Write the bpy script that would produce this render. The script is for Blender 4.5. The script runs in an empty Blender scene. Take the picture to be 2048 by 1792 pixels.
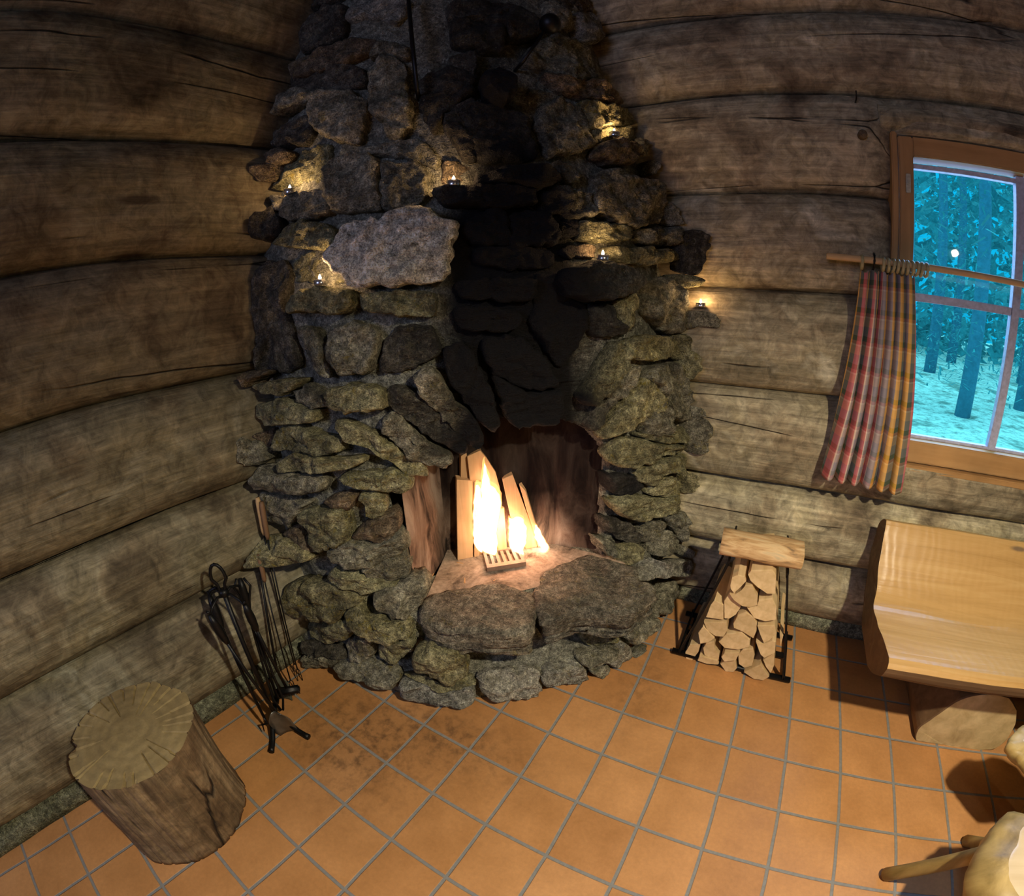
import bpy, bmesh, math, random
from mathutils import Vector, noise, Matrix
random.seed(4)
C = bpy.context.scene.collection
PI = math.pi
# fireplace body: radius of the mortar face about a vertical axis near the room corner
FC = (-.77, .53)
PROF = [(0,1.13),(.11,1.13),(.145,1.05),(.25,1.04),(.275,1.09),(.372,1.09),(.378,1.075),(.6,1.085),(.8,1.08),(1.2,1.02),(1.5,.99),(1.75,.94),(1.9,.905),(2.05,.885),(2.25,.835),(2.5,.77),(2.65,.74),(2.9,.72),(3.3,.70)]
DPROF = [(.0,2.0),(.372,2.0),(.378,.875),(.7,.885),(1.0,.92),(1.3,.975),(1.6,1.0),(3.4,1.1)]
PHI0 = math.radians(-40)
def lerp_table(T, z):
    if z <= T[0][0]: return T[0][1]
    for (a, b), (c, d) in zip(T, T[1:]):
        if z <= c: return b + (d-b)*(z-a)/(c-a)
    return T[-1][1]
def body_radius(z, phi):
    r = lerp_table(PROF, z)
    if z > 2.1: r += (-.035*math.sin(2*(phi-PHI0)))*min(1, (z-2.1)/.3)
    k = math.cos(max(-1.2, min(1.2, phi-PHI0)))
    return min(r, lerp_table(DPROF, z)/k)

STONES = [
('chimney_stone','pale',0.02,[[-568,-262,2525],[-393,-202,2465],[-379,-214,2396],[-414,-242,2356],[-472,-260,2403],[-531,-279,2418],[-593,-292,2432],[-587,-274,2494]]),
('chimney_stone','soot',0.03,[[-835,-291,2545],[-719,-292,2557],[-606,-284,2518],[-585,-309,2399],[-588,-317,2347],[-713,-336,2351],[-783,-334,2373],[-836,-312,2476]]),
('chimney_stone','brown',0.02,[[-698,-347,2335],[-564,-325,2328],[-440,-288,2291],[-440,-294,2258],[-509,-324,2231],[-653,-355,2242],[-813,-357,2273],[-836,-367,2342]]),
('chimney_stone','soot',0.02,[[-814,-334,2296],[-637,-333,2242],[-559,-316,2240],[-483,-300,2188],[-466,-305,2122],[-512,-320,2125],[-705,-350,2171],[-835,-354,2256]]),
('chimney_stone','grey',0.035,[[-689,-362,2152],[-588,-348,2141],[-506,-331,2110],[-444,-324,2052],[-442,-332,1986],[-453,-346,1915],[-515,-365,1930],[-617,-381,1981],[-666,-378,2051]]),
('chimney_stone','grey',0.025,[[-454,-298,2197],[-409,-277,2216],[-354,-255,2183],[-330,-258,2097],[-309,-270,1978],[-322,-288,1908],[-369,-314,1902],[-384,-309,1973],[-431,-326,2001],[-456,-313,2116]]),
('chimney_stone','grey',0.02,[[-446,-271,2280],[-393,-245,2277],[-354,-230,2242],[-351,-240,2192],[-419,-267,2229],[-470,-289,2227]]),
('chimney_stone','grey',0.02,[[-836,-409,2200],[-747,-367,2216],[-677,-370,2155],[-764,-377,2136],[-836,-420,2129]]),
('chimney_stone','soot',0.02,[[-800,-376,2083],[-689,-372,2085],[-661,-382,2019],[-681,-390,1976],[-775,-393,1991],[-835,-416,2002],[-836,-404,2065]]),
('chimney_stone','brown',0.03,[[-836,-443,1979],[-815,-401,1998],[-738,-407,1958],[-749,-411,1922],[-836,-411,1928],[-837,-449,1949]]),
('chimney_stone','brown',0.02,[[-835,-503,1923],[-836,-449,1938],[-836,-417,1918],[-836,-430,1877],[-836,-499,1871]]),
('chimney_stone','lichen',0.02,[[-837,-379,1912],[-765,-367,1957],[-663,-359,1966],[-588,-350,1945],[-583,-355,1897],[-591,-373,1829],[-660,-389,1812],[-793,-386,1851],[-836,-432,1843]]),
('shelf_stone','grey',0.02,[[-830,-436,1822],[-694,-440,1798],[-566,-425,1781],[-529,-422,1760],[-520,-433,1695],[-606,-453,1690],[-711,-461,1710],[-793,-449,1774]]),
('chimney_stone','grey',0.03,[[-538,-380,1880],[-453,-352,1884],[-385,-334,1847],[-370,-346,1775],[-353,-361,1681],[-421,-390,1679],[-516,-415,1700],[-546,-409,1766],[-554,-396,1830]]),
('chimney_stone','grey',0.025,[[-373,-329,1829],[-312,-296,1832],[-259,-273,1804],[-241,-279,1735],[-252,-299,1686],[-310,-333,1677],[-353,-356,1674],[-369,-347,1750]]),
('chimney_stone','grey',0.015,[[-437,-334,1896],[-343,-290,1905],[-277,-255,1887],[-231,-239,1833],[-232,-252,1794],[-263,-268,1810],[-323,-295,1839],[-387,-321,1859],[-446,-343,1870]]),
('chimney_stone','soot',0.02,[[-293,-231,2121],[-223,-174,2147],[-166,-135,2116],[-163,-155,2043],[-200,-194,2000],[-231,-222,1961],[-247,-241,1917],[-281,-255,1965],[-297,-252,2051]]),
('chimney_stone','soot',0.02,[[-225,-216,1970],[-184,-176,2024],[-152,-151,2014],[-140,-159,1904],[-143,-187,1818],[-166,-208,1814],[-198,-216,1877],[-228,-226,1924]]),
('chimney_stone','brown',0.01,[[-238,-233,1787],[-229,-216,1826],[-187,-188,1810],[-158,-167,1797],[-158,-184,1740],[-232,-242,1743]]),
('chimney_stone','soot',0.02,[[-837,-520,1744],[-794,-443,1775],[-744,-455,1717],[-748,-468,1659],[-836,-521,1670]]),
('chimney_stone','soot',0.03,[[-248,-153,2400],[-147,-31,2436],[-90,57,2441],[-40,113,2376],[-60,30,2295],[-102,-37,2281],[-123,-49,2319],[-199,-128,2334],[-239,-166,2326]]),
('chimney_stone','soot',0.02,[[-243,-160,2314],[-208,-123,2334],[-133,-42,2326],[-114,-43,2267],[-114,-61,2218],[-183,-132,2224],[-235,-172,2245]]),
('chimney_stone','grey',0.02,[[-74,194,2552],[-47,359,2643],[-32,370,2579],[-18,296,2451],[-43,186,2416],[-65,171,2474]]),
('chimney_stone','pale',0.03,[[-25,324,2549],[-23,495,2642],[6,515,2564],[9,516,2517],[13,363,2424],[-3,299,2436]]),
('chimney_stone','brown',0.02,[[-37,349,2634],[-26,516,2734],[-25,516,2662],[-24,350,2571]]),
('chimney_stone','grey',0.02,[[-55,56,2291],[-25,164,2365],[8,253,2362],[34,314,2334],[64,308,2245],[32,131,2153],[-18,52,2171],[-64,-5,2203]]),
('chimney_stone','brown',0.02,[[-9,34,2151],[34,104,2141],[75,246,2193],[104,363,2194],[122,431,2168],[94,211,2102],[45,96,2096],[11,48,2113]]),
('chimney_stone','black',0.06,[[-127,-160,2094],[-96,-125,2112],[-63,-95,2092],[-53,-100,2042],[-64,-123,1996],[-93,-150,2003],[-120,-171,2033]]),
('chimney_stone','soot',0.02,[[-241,-166,2190],[-187,-112,2214],[-173,-119,2143],[-176,-139,2089],[-204,-177,2047],[-225,-190,2049]]),
('chimney_stone','soot',0.03,[[-199,-186,1998],[-141,-135,2008],[-92,-83,2013],[-51,-42,1972],[-37,-38,1917],[-16,-38,1835],[-84,-123,1817],[-141,-180,1815],[-184,-189,1906]]),
('chimney_stone','grey',0.03,[[-28,-5,2007],[-1,48,2058],[35,115,2066],[65,165,2030],[76,167,1961],[84,168,1913],[43,60,1860],[7,-2,1845],[-17,-15,1898],[-28,-16,1958]]),
('chimney_stone','grey',0.02,[[-66,-9,2080],[-23,55,2085],[6,94,2064],[-18,41,2031],[-51,-5,2031]]),
('chimney_stone','lichen',0.02,[[63,141,2071],[106,288,2109],[121,484,2155],[141,485,2101],[120,266,2022],[84,150,1973],[76,149,2022]]),
('chimney_stone','lichen',0.02,[[75,184,1981],[124,411,2061],[140,517,2044],[131,383,1992],[96,230,1964],[86,187,1918],[72,164,1942]]),
('shelf_stone','brown',0.04,[[115,150,1907],[135,215,1946],[167,344,1970],[178,393,1953],[174,315,1885],[142,186,1854],[118,137,1871]]),
('chimney_stone','grey',0.03,[[164,449,2025],[178,515,2028],[173,508,1982],[174,423,1936],[165,388,1968]]),
('chimney_stone','grey',0.03,[[176,516,1951],[214,516,1947],[221,516,1914],[190,516,1889],[173,504,1915]]),
('shelf_stone','soot',0.03,[[-116,-224,1757],[-61,-161,1784],[34,-42,1801],[57,-27,1759],[13,-99,1725],[-55,-173,1733],[-111,-226,1736]]),
('chimney_stone','grey',0.02,[[12,6,1829],[38,48,1827],[63,73,1790],[56,44,1754],[40,19,1759]]),
('chimney_stone','grey',0.025,[[115,117,1807],[133,182,1840],[179,342,1842],[227,516,1865],[253,516,1820],[229,501,1702],[207,269,1643],[167,154,1651],[135,90,1669],[119,88,1730]]),
('chimney_stone','grey',0.03,[[0,-66,1730],[49,9,1743],[99,93,1733],[115,96,1667],[99,55,1645],[44,-33,1653],[10,-72,1666]]),
('shelf_stone','soot',0.02,[[-212,-298,1726],[-143,-246,1728],[-86,-197,1729],[2,-104,1722],[11,-106,1684],[-15,-139,1674],[-80,-209,1664],[-167,-280,1674],[-199,-298,1693]]),
('chimney_stone','grey',0.02,[[231,517,1795],[290,516,1750],[310,516,1686],[231,516,1699]]),
('stone','black',0.02,[[-146,-241,1634],[-94,-187,1666],[-56,-154,1656],[-50,-160,1609],[-48,-173,1553],[-112,-235,1554],[-146,-251,1595]]),
('stone','black',0.02,[[-48,-154,1645],[-19,-119,1658],[24,-66,1658],[43,-52,1622],[53,-58,1560],[12,-115,1552],[-40,-172,1551]]),
('stone','black',0.015,[[40,-26,1634],[76,35,1644],[83,26,1592],[52,-24,1588]]),
('stone','lichen',0.02,[[89,24,1637],[140,125,1639],[184,247,1646],[194,248,1604],[148,114,1581],[94,10,1583]]),
('stone','grey',0.02,[[191,290,1642],[247,516,1683],[315,516,1681],[316,516,1619],[229,500,1603],[204,296,1590]]),
('stone','brown',0.02,[[48,-37,1550],[70,3,1565],[112,76,1566],[115,67,1527],[74,-8,1517],[54,-32,1534]]),
('stone','lichen',0.02,[[152,102,1562],[209,262,1573],[289,516,1593],[300,517,1551],[237,339,1522],[189,168,1519],[156,102,1541]]),
('shelf_stone','soot',0.035,[[108,-115,1486],[162,-34,1503],[193,22,1506],[226,90,1500],[262,169,1457],[258,152,1439],[211,33,1395],[155,-49,1387],[108,-107,1411],[99,-124,1449]]),
('stone','black',0.02,[[-123,-233,1544],[-62,-174,1551],[32,-68,1544],[44,-69,1496],[-3,-125,1480],[-85,-211,1492],[-123,-243,1505]]),
('stone','black',0.02,[[-147,-283,1457],[-78,-224,1461],[12,-120,1456],[12,-114,1405],[-30,-161,1386],[-135,-279,1404],[-153,-291,1427]]),
('stone','black',0.02,[[-146,-290,1382],[-83,-222,1381],[-31,-160,1359],[-23,-145,1327],[-62,-188,1306],[-149,-292,1321]]),
('stone','black',0.02,[[-104,-240,1286],[-23,-146,1287],[9,-89,1226],[32,-44,1166],[38,-26,1120],[-25,-100,1116],[-95,-203,1183],[-105,-228,1230]]),
('arch_stone','black',0.02,[[-94,-199,1174],[-26,-98,1107],[42,-16,1105],[31,-1,1001],[-38,-81,990],[-84,-140,1013],[-93,-169,1081]]),
('stone','black',0.02,[[10,-108,1468],[60,-48,1468],[69,-31,1404],[109,23,1374],[107,28,1302],[84,16,1252],[59,1,1200],[39,-18,1180],[10,-72,1249],[-11,-117,1333],[4,-107,1397]]),
('stone','soot',0.03,[[123,22,1378],[164,95,1386],[175,103,1326],[205,170,1293],[179,108,1278],[137,58,1271],[117,26,1307]]),
('stone','lichen',0.03,[[178,100,1387],[208,184,1422],[220,209,1387],[217,177,1316],[197,121,1291],[182,95,1327]]),
('stone','grey',0.03,[[234,278,1443],[260,464,1480],[319,516,1442],[342,516,1370],[330,516,1274],[280,447,1270],[251,298,1331],[236,256,1369]]),
('shelf_stone','lichen',0.02,[[291,517,1489],[354,516,1495],[401,515,1475],[381,516,1449],[324,517,1442]]),
('shelf_stone','grey',0.03,[[327,515,1343],[395,516,1361],[464,515,1334],[470,517,1308],[414,516,1290],[387,517,1298],[335,516,1285]]),
('stone','soot',0.02,[[326,516,1650],[393,515,1659],[404,517,1577],[385,515,1510],[328,517,1505]]),
('stone','lichen',0.02,[[217,133,1256],[255,250,1272],[293,465,1249],[301,468,1181],[266,256,1182],[233,166,1195],[216,139,1220]]),
('stone','lichen',0.02,[[288,517,1245],[336,517,1264],[354,516,1223],[335,515,1168],[297,516,1165]]),
('arch_stone','lichen',0.03,[[193,92,1258],[225,139,1234],[217,141,1188],[161,104,1080],[119,64,1043],[92,23,1071],[140,54,1163]]),
('arch_stone','grey',0.02,[[216,160,1172],[247,202,1174],[236,198,1127],[154,129,1023],[118,99,949],[98,73,963],[128,92,1037],[179,135,1099]]),
('arch_stone','lichen',0.03,[[266,228,1124],[292,294,1077],[307,331,1026],[249,249,966],[182,176,927],[129,112,917],[159,135,978],[225,194,1069]]),
('stone','grey',0.03,[[264,270,1152],[291,418,1149],[301,394,1065],[307,381,1016],[287,315,1073],[262,243,1122]]),
('stone','grey',0.03,[[294,455,1156],[337,517,1130],[370,517,1051],[375,516,985],[342,515,908],[321,412,947],[303,408,1063]]),
('stone','lichen',0.03,[[334,516,1195],[383,517,1187],[391,516,1140],[362,515,1083],[339,517,1103]]),
('stone','grey',0.03,[[259,262,1005],[294,297,1032],[315,375,987],[331,384,890],[296,330,889],[248,265,911]]),
('face_stone','white',0.035,[[-486,-477,1566],[-453,-459,1605],[-423,-440,1648],[-332,-403,1646],[-296,-380,1665],[-234,-342,1674],[-191,-318,1662],[-164,-306,1633],[-134,-287,1616],[-137,-304,1563],[-139,-317,1511],[-149,-332,1457],[-231,-388,1448],[-329,-437,1453],[-399,-465,1463],[-416,-469,1488],[-458,-478,1516],[-483,-480,1546]]),
('stone','lichen',0.02,[[-752,-477,1637],[-684,-463,1687],[-606,-453,1690],[-525,-441,1667],[-477,-434,1630],[-505,-452,1581],[-592,-469,1603],[-701,-478,1620]]),
('stone','lichen',0.02,[[-713,-434,1568],[-634,-421,1597],[-577,-416,1572],[-545,-418,1525],[-482,-407,1485],[-481,-409,1477],[-689,-446,1499],[-729,-445,1521]]),
('shelf_stone','lichen',0.03,[[-642,-517,1439],[-596,-509,1463],[-509,-489,1469],[-408,-460,1454],[-399,-460,1417],[-407,-467,1391],[-462,-484,1384],[-564,-508,1404],[-649,-523,1402]]),
('stone','lichen',0.02,[[-383,-442,1438],[-307,-408,1439],[-206,-351,1431],[-184,-339,1415],[-187,-344,1378],[-196,-353,1357],[-307,-415,1375],[-375,-443,1392]]),
('stone','soot',0.02,[[-836,-520,1565],[-760,-466,1589],[-697,-473,1545],[-690,-483,1484],[-707,-491,1416],[-673,-494,1353],[-638,-504,1228],[-832,-512,1211],[-836,-558,1238],[-835,-540,1393]]),
('stone','grey',0.02,[[-612,-503,1352],[-565,-493,1357],[-523,-489,1306],[-504,-490,1257],[-492,-492,1197],[-517,-499,1197],[-564,-505,1242],[-609,-505,1310]]),
('stone','grey',0.03,[[-477,-477,1348],[-421,-459,1364],[-356,-434,1348],[-334,-427,1320],[-342,-437,1264],[-359,-449,1214],[-453,-484,1209],[-490,-490,1258],[-498,-488,1306]]),
('stone','soot',0.02,[[-334,-403,1298],[-301,-382,1335],[-212,-331,1336],[-192,-323,1286],[-201,-322,1251],[-245,-364,1217],[-305,-399,1204],[-347,-418,1210],[-351,-414,1256]]),
('stone','brown',0.03,[[-837,-619,1217],[-836,-556,1224],[-764,-538,1218],[-836,-562,1187],[-836,-596,1176]]),
('stone','lichen',0.02,[[-836,-569,1179],[-648,-544,1196],[-596,-537,1192],[-636,-546,1166],[-693,-555,1147],[-836,-562,1154]]),
('stone','lichen',0.03,[[-496,-526,1158],[-438,-505,1181],[-342,-468,1183],[-310,-460,1156],[-298,-461,1110],[-416,-510,1103],[-471,-526,1114]]),
('stone','grey',0.02,[[-643,-533,1159],[-568,-517,1181],[-523,-511,1161],[-502,-514,1113],[-535,-522,1104],[-618,-534,1126]]),
('stone','lichen',0.03,[[-836,-566,1107],[-680,-555,1135],[-599,-548,1117],[-524,-536,1099],[-541,-546,1066],[-655,-564,1058],[-808,-574,1035],[-836,-576,1071]]),
('arch_stone','grey',0.02,[[-317,-456,1088],[-285,-422,1095],[-272,-391,1043],[-235,-332,976],[-201,-282,923],[-221,-302,889],[-284,-382,937],[-319,-436,1012],[-333,-460,1042]]),
('arch_stone','soot',0.02,[[-325,-446,1147],[-273,-416,1174],[-232,-361,1125],[-194,-293,1041],[-170,-244,953],[-187,-260,923],[-227,-316,979],[-265,-378,1047],[-295,-425,1098]]),
('arch_stone','grey',0.02,[[-236,-399,1196],[-209,-379,1228],[-185,-341,1198],[-172,-307,1130],[-138,-247,1051],[-130,-217,980],[-142,-225,944],[-166,-256,962],[-203,-323,1063],[-233,-379,1141]]),
('arch_stone','black',0.02,[[-173,-339,1266],[-151,-318,1283],[-119,-279,1275],[-114,-254,1214],[-97,-209,1117],[-94,-177,1023],[-113,-193,992],[-136,-231,1040],[-161,-285,1127],[-178,-327,1200]]),
('stone','grey',0.03,[[-836,-680,970],[-836,-656,1007],[-835,-601,990],[-792,-591,925],[-836,-616,900],[-835,-666,922]]),
('stone','brown',0.02,[[-836,-608,1007],[-814,-537,1015],[-810,-544,962],[-835,-566,925],[-836,-591,987]]),
('stone','lichen',0.03,[[-767,-574,968],[-734,-566,1022],[-633,-553,1054],[-532,-539,1026],[-450,-519,1018],[-446,-524,982],[-534,-549,963],[-646,-568,965],[-768,-576,953]]),
('stone','lichen',0.025,[[-721,-595,923],[-641,-582,961],[-518,-562,957],[-457,-546,957],[-378,-514,968],[-373,-505,949],[-439,-544,929],[-567,-580,908],[-708,-599,893]]),
('arch_stone','lichen',0.02,[[-469,-516,1066],[-431,-504,1072],[-347,-476,1037],[-306,-414,974],[-267,-360,924],[-266,-349,875],[-298,-388,883],[-344,-457,968],[-386,-500,1005],[-440,-516,1019]]),
('stone','lichen',0.025,[[-444,-546,902],[-369,-489,910],[-323,-436,908],[-291,-395,891],[-291,-389,848],[-322,-420,831],[-375,-483,853],[-426,-544,879]]),
('stone','grey',0.03,[[-835,-647,865],[-835,-611,899],[-733,-597,882],[-587,-580,895],[-506,-562,901],[-513,-572,852],[-618,-595,828],[-743,-607,814],[-836,-642,817]]),
('stone','grey',0.03,[[-836,-630,796],[-753,-594,797],[-602,-582,792],[-661,-591,751],[-722,-597,679],[-836,-618,689],[-836,-631,749]]),
('stone','brown',0.02,[[-521,-568,821],[-438,-541,848],[-423,-522,835],[-438,-530,788],[-490,-563,803],[-522,-569,812]]),
('stone','lichen',0.02,[[-411,-522,833],[-381,-490,845],[-352,-452,823],[-350,-444,782],[-392,-487,752],[-407,-505,766],[-401,-504,795]]),
('stone','lichen',0.035,[[-634,-603,753],[-587,-595,782],[-452,-561,802],[-446,-550,771],[-454,-545,688],[-498,-579,660],[-563,-595,626],[-603,-602,642],[-607,-600,703]]),
('stone','brown',0.03,[[-456,-530,695],[-410,-485,741],[-349,-418,762],[-345,-405,718],[-369,-429,661],[-402,-466,660],[-445,-516,671]]),
('shelf_stone','lichen',0.02,[[-836,-750,581],[-836,-651,630],[-683,-640,657],[-585,-629,609],[-652,-638,573],[-836,-754,543]]),
('stone','brown',0.03,[[-736,-603,666],[-664,-597,696],[-609,-592,614],[-631,-594,569],[-726,-603,580],[-744,-604,620]]),
('stone','grey',0.03,[[-539,-590,626],[-463,-557,680],[-393,-476,657],[-345,-423,686],[-326,-401,671],[-330,-403,629],[-374,-450,592],[-440,-524,572],[-523,-587,593]]),
('stone','grey',0.025,[[-453,-527,563],[-398,-466,587],[-349,-408,599],[-339,-396,547],[-351,-406,498],[-417,-482,518],[-442,-513,532]]),
('stone','lichen',0.03,[[-564,-597,523],[-515,-589,564],[-445,-534,538],[-364,-441,496],[-398,-478,472],[-449,-536,463],[-482,-574,496]]),
('stone','lichen',0.045,[[-835,-644,380],[-781,-617,434],[-656,-613,476],[-527,-594,501],[-457,-552,462],[-461,-555,431],[-512,-587,407],[-549,-608,342],[-667,-625,308],[-835,-621,256],[-836,-653,331]]),
('stone','grey',0.04,[[-416,-525,462],[-378,-485,489],[-334,-436,507],[-290,-388,516],[-274,-367,488],[-287,-379,444],[-321,-416,389],[-340,-500,377],[-403,-508,387],[-420,-528,436]]),
('stone','lichen',0.035,[[-527,-588,373],[-469,-551,419],[-457,-535,387],[-380,-539,375],[-319,-510,377],[-304,-476,377],[-277,-507,340],[-344,-538,301],[-425,-567,281],[-481,-583,323]]),
('stone','lichen',0.03,[[-836,-577,168],[-564,-601,324],[-496,-587,307],[-600,-561,198],[-705,-580,144],[-799,-594,137]]),
('stone','soot',0.02,[[-836,-634,112],[-718,-579,136],[-640,-557,141],[-585,-597,122],[-674,-636,108],[-836,-652,55]]),
('stone','grey',0.02,[[-608,-554,176],[-455,-565,276],[-471,-524,175],[-510,-564,133],[-562,-598,123]]),
('stone','lichen',0.02,[[-453,-527,206],[-331,-532,303],[-276,-508,312],[-322,-477,217],[-360,-497,182],[-414,-519,157],[-447,-528,172]]),
('stone','lichen',0.03,[[-245,-548,286],[-186,-517,309],[-109,-471,299],[-112,-416,209],[-116,-424,164],[-153,-467,138],[-221,-489,164],[-240,-495,190],[-288,-519,196]]),
('base_stone','grey',0.02,[[-835,-664,43],[-725,-639,95],[-635,-628,112],[-645,-633,68],[-792,-655,4],[-835,-673,14]]),
('base_stone','grey',0.03,[[-632,-632,89],[-531,-572,127],[-410,-522,135],[-347,-531,121],[-353,-562,77],[-407,-581,47],[-509,-610,63],[-606,-628,46]]),
('base_stone','lichen',0.02,[[-343,-527,126],[-263,-479,131],[-226,-492,118],[-167,-466,116],[-123,-397,130],[-89,-417,115],[-137,-465,100],[-191,-498,91],[-262,-519,115]]),
('base_stone','pale',0.02,[[-330,-560,110],[-240,-511,114],[-161,-480,86],[-89,-432,110],[-94,-436,28],[-197,-501,35],[-317,-559,28],[-342,-569,70]]),
('shelf_stone','pale',0.03,[[275,186,377],[297,286,377],[380,290,373],[453,516,271],[460,517,185],[392,329,282],[318,109,377],[288,145,377]]),
('stone','grey',0.03,[[289,195,144],[307,262,148],[348,357,135],[373,254,115],[345,183,119],[304,171,134]]),
('stone','grey',0.03,[[339,500,141],[383,515,143],[409,480,60],[400,379,44],[383,283,110],[354,359,128]]),
('stone','grey',0.03,[[271,94,136],[308,159,132],[382,246,110],[392,277,48],[356,146,71],[333,85,73],[300,76,122]]),
('stone','lichen',0.02,[[164,-57,209],[249,92,156],[278,60,127],[278,20,120],[195,-60,135],[167,-59,167]]),
('stone','grey',0.03,[[175,-120,133],[264,-12,122],[299,6,114],[277,-54,92],[218,-146,111],[195,-139,119]]),
('stone','pale',0.02,[[297,28,108],[323,87,60],[333,93,3],[305,45,13],[304,9,4],[271,-25,42]]),
('base_stone','pale',0.02,[[-97,-393,126],[-71,-350,134],[-7,-302,131],[60,-247,127],[97,-269,88],[98,-269,34],[85,-283,13],[0,-363,32],[-35,-392,34],[-64,-414,87]]),
('base_stone','pale',0.02,[[95,-245,116],[139,-194,117],[204,-135,100],[222,-109,36],[220,-111,9],[149,-209,35],[107,-258,62]]),
('base_stone','grey',0.02,[[224,-105,60],[271,-24,34],[270,-29,3],[249,-69,3],[228,-98,35]]),
('base_stone','grey',0.02,[[317,141,4],[351,192,3],[360,145,4],[340,89,3]]),
('stone','lichen',0.03,[[151,141,856],[195,188,900],[251,258,893],[299,325,859],[354,427,837],[369,515,801],[301,338,801],[252,281,784],[179,189,793],[151,147,824]]),
('stone','lichen',0.03,[[242,250,915],[313,343,899],[349,516,891],[366,515,830],[315,351,856],[250,263,896]]),
('stone','lichen',0.03,[[239,264,744],[270,295,782],[327,367,790],[377,515,772],[381,516,737],[365,425,724],[304,352,717],[281,326,682],[247,279,717]]),
('stone','lichen',0.03,[[287,348,675],[338,409,696],[363,499,654],[364,497,592],[325,398,620],[276,336,642]]),
('stone','black',0.02,[[146,183,757],[223,284,728],[245,316,679],[213,278,659],[154,205,672]]),
('stone','lichen',0.03,[[163,165,657],[236,258,655],[330,377,611],[379,440,613],[381,482,525],[318,365,540],[246,274,543],[208,225,570],[171,176,631]]),
('stone','soot',0.02,[[135,196,567],[196,271,539],[236,324,479],[254,347,406],[201,282,428],[136,200,517]]),
('stone','grey',0.02,[[242,301,491],[324,402,499],[339,422,480],[306,383,439],[268,337,415]]),
('stone','grey',0.03,[[288,348,414],[316,382,455],[359,435,438],[383,515,347],[374,418,343],[348,313,376],[301,336,378]]),
('stone','grey',0.03,[[125,158,487],[182,228,451],[181,230,379],[147,188,413]]),
('stone','lichen',0.03,[[187,205,459],[243,277,428],[271,314,388],[267,251,378],[239,194,377],[195,206,377]]),
('stone','grey',0.03,[[342,425,505],[381,517,510],[411,516,463],[415,516,382],[389,516,348],[355,492,408]]),
('stone','grey',0.03,[[364,517,916],[429,516,936],[460,516,900],[449,515,842],[450,516,784],[405,516,776],[374,516,807]]),
('stone','grey',0.03,[[365,516,973],[409,516,972],[423,516,940],[374,516,934]]),
('stone','grey',0.03,[[390,515,341],[454,516,321],[447,516,284],[397,516,285]]),
('stone','lichen',0.03,[[385,516,695],[427,515,684],[427,517,628],[378,515,594],[366,517,648]]),
]
SLABS = [[[-291,-442,385],[-311,-381,385],[-295,-319,385],[-247,-261,385],[-178,-196,385],[-95,-153,385],[-12,-157,385],[45,-230,385],[95,-315,385],[39,-373,385],[-48,-417,385],[-135,-464,385],[-229,-481,385]],[[-4,-125,385],[-32,8,385],[41,118,385],[86,196,385],[175,193,385],[278,177,385],[318,95,385],[373,95,385],[400,59,385],[376,-4,385],[360,-82,385],[311,-114,385],[191,-160,385],[135,-242,385],[98,-261,385],[41,-216,385]]]
FIREWOOD = [[[0.653,0.424],[0.653,0.459],[0.672,0.476],[0.697,0.474],[0.706,0.455],[0.692,0.426],[0.673,0.394],[0.658,0.408]],[[0.708,0.485],[0.716,0.504],[0.786,0.524],[0.804,0.504],[0.818,0.428],[0.791,0.421],[0.751,0.441],[0.721,0.463]],[[0.658,0.386],[0.677,0.391],[0.698,0.414],[0.708,0.438],[0.732,0.444],[0.76,0.399],[0.767,0.366],[0.745,0.349],[0.716,0.345],[0.679,0.364]],[[0.733,0.338],[0.766,0.356],[0.767,0.384],[0.813,0.405],[0.837,0.371],[0.849,0.315],[0.813,0.296],[0.767,0.301]],[[0.645,0.337],[0.66,0.386],[0.703,0.348],[0.709,0.327],[0.698,0.286],[0.678,0.259],[0.661,0.256]],[[0.592,0.24],[0.6,0.305],[0.61,0.331],[0.647,0.318],[0.659,0.248]],[[0.696,0.252],[0.704,0.297],[0.729,0.319],[0.766,0.306],[0.785,0.278],[0.792,0.242],[0.789,0.206],[0.738,0.226],[0.702,0.234]],[[0.788,0.274],[0.851,0.295],[0.866,0.258],[0.847,0.219],[0.832,0.202],[0.808,0.237]],[[0.586,0.22],[0.673,0.245],[0.684,0.209],[0.676,0.174],[0.645,0.166],[0.606,0.184]],[[0.574,0.163],[0.587,0.203],[0.642,0.155],[0.621,0.127],[0.592,0.109]],[[0.661,0.146],[0.683,0.194],[0.739,0.221],[0.777,0.193],[0.784,0.16],[0.744,0.131],[0.69,0.124]],[[0.801,0.195],[0.83,0.194],[0.859,0.218],[0.873,0.217],[0.884,0.165],[0.851,0.126],[0.833,0.139]],[[0.54,0.033],[0.552,0.081],[0.594,0.099],[0.594,0.053],[0.57,-0.022],[0.55,-0.003]],[[0.609,0.085],[0.616,0.114],[0.644,0.135],[0.654,0.101],[0.677,0.071],[0.682,0.045],[0.651,0.04],[0.621,0.051]],[[0.687,0.08],[0.694,0.104],[0.753,0.126],[0.747,0.082],[0.703,0.061]],[[0.751,0.101],[0.763,0.132],[0.8,0.144],[0.814,0.112],[0.817,0.059],[0.79,0.038],[0.764,0.052]],[[0.849,0.107],[0.883,0.154],[0.9,0.091],[0.898,0.047],[0.869,0.076]],[[0.792,0.028],[0.845,0.09],[0.895,0.035],[0.878,0.01],[0.839,0.005]],[[0.691,0.032],[0.704,0.056],[0.746,0.068],[0.761,0.029],[0.752,0.006],[0.721,-0.003]],[[0.599,0.004],[0.603,0.031],[0.677,0.032],[0.685,0.013],[0.642,-0.0]],[[0.881,0.243],[0.896,0.238],[0.899,0.184]]]
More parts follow.
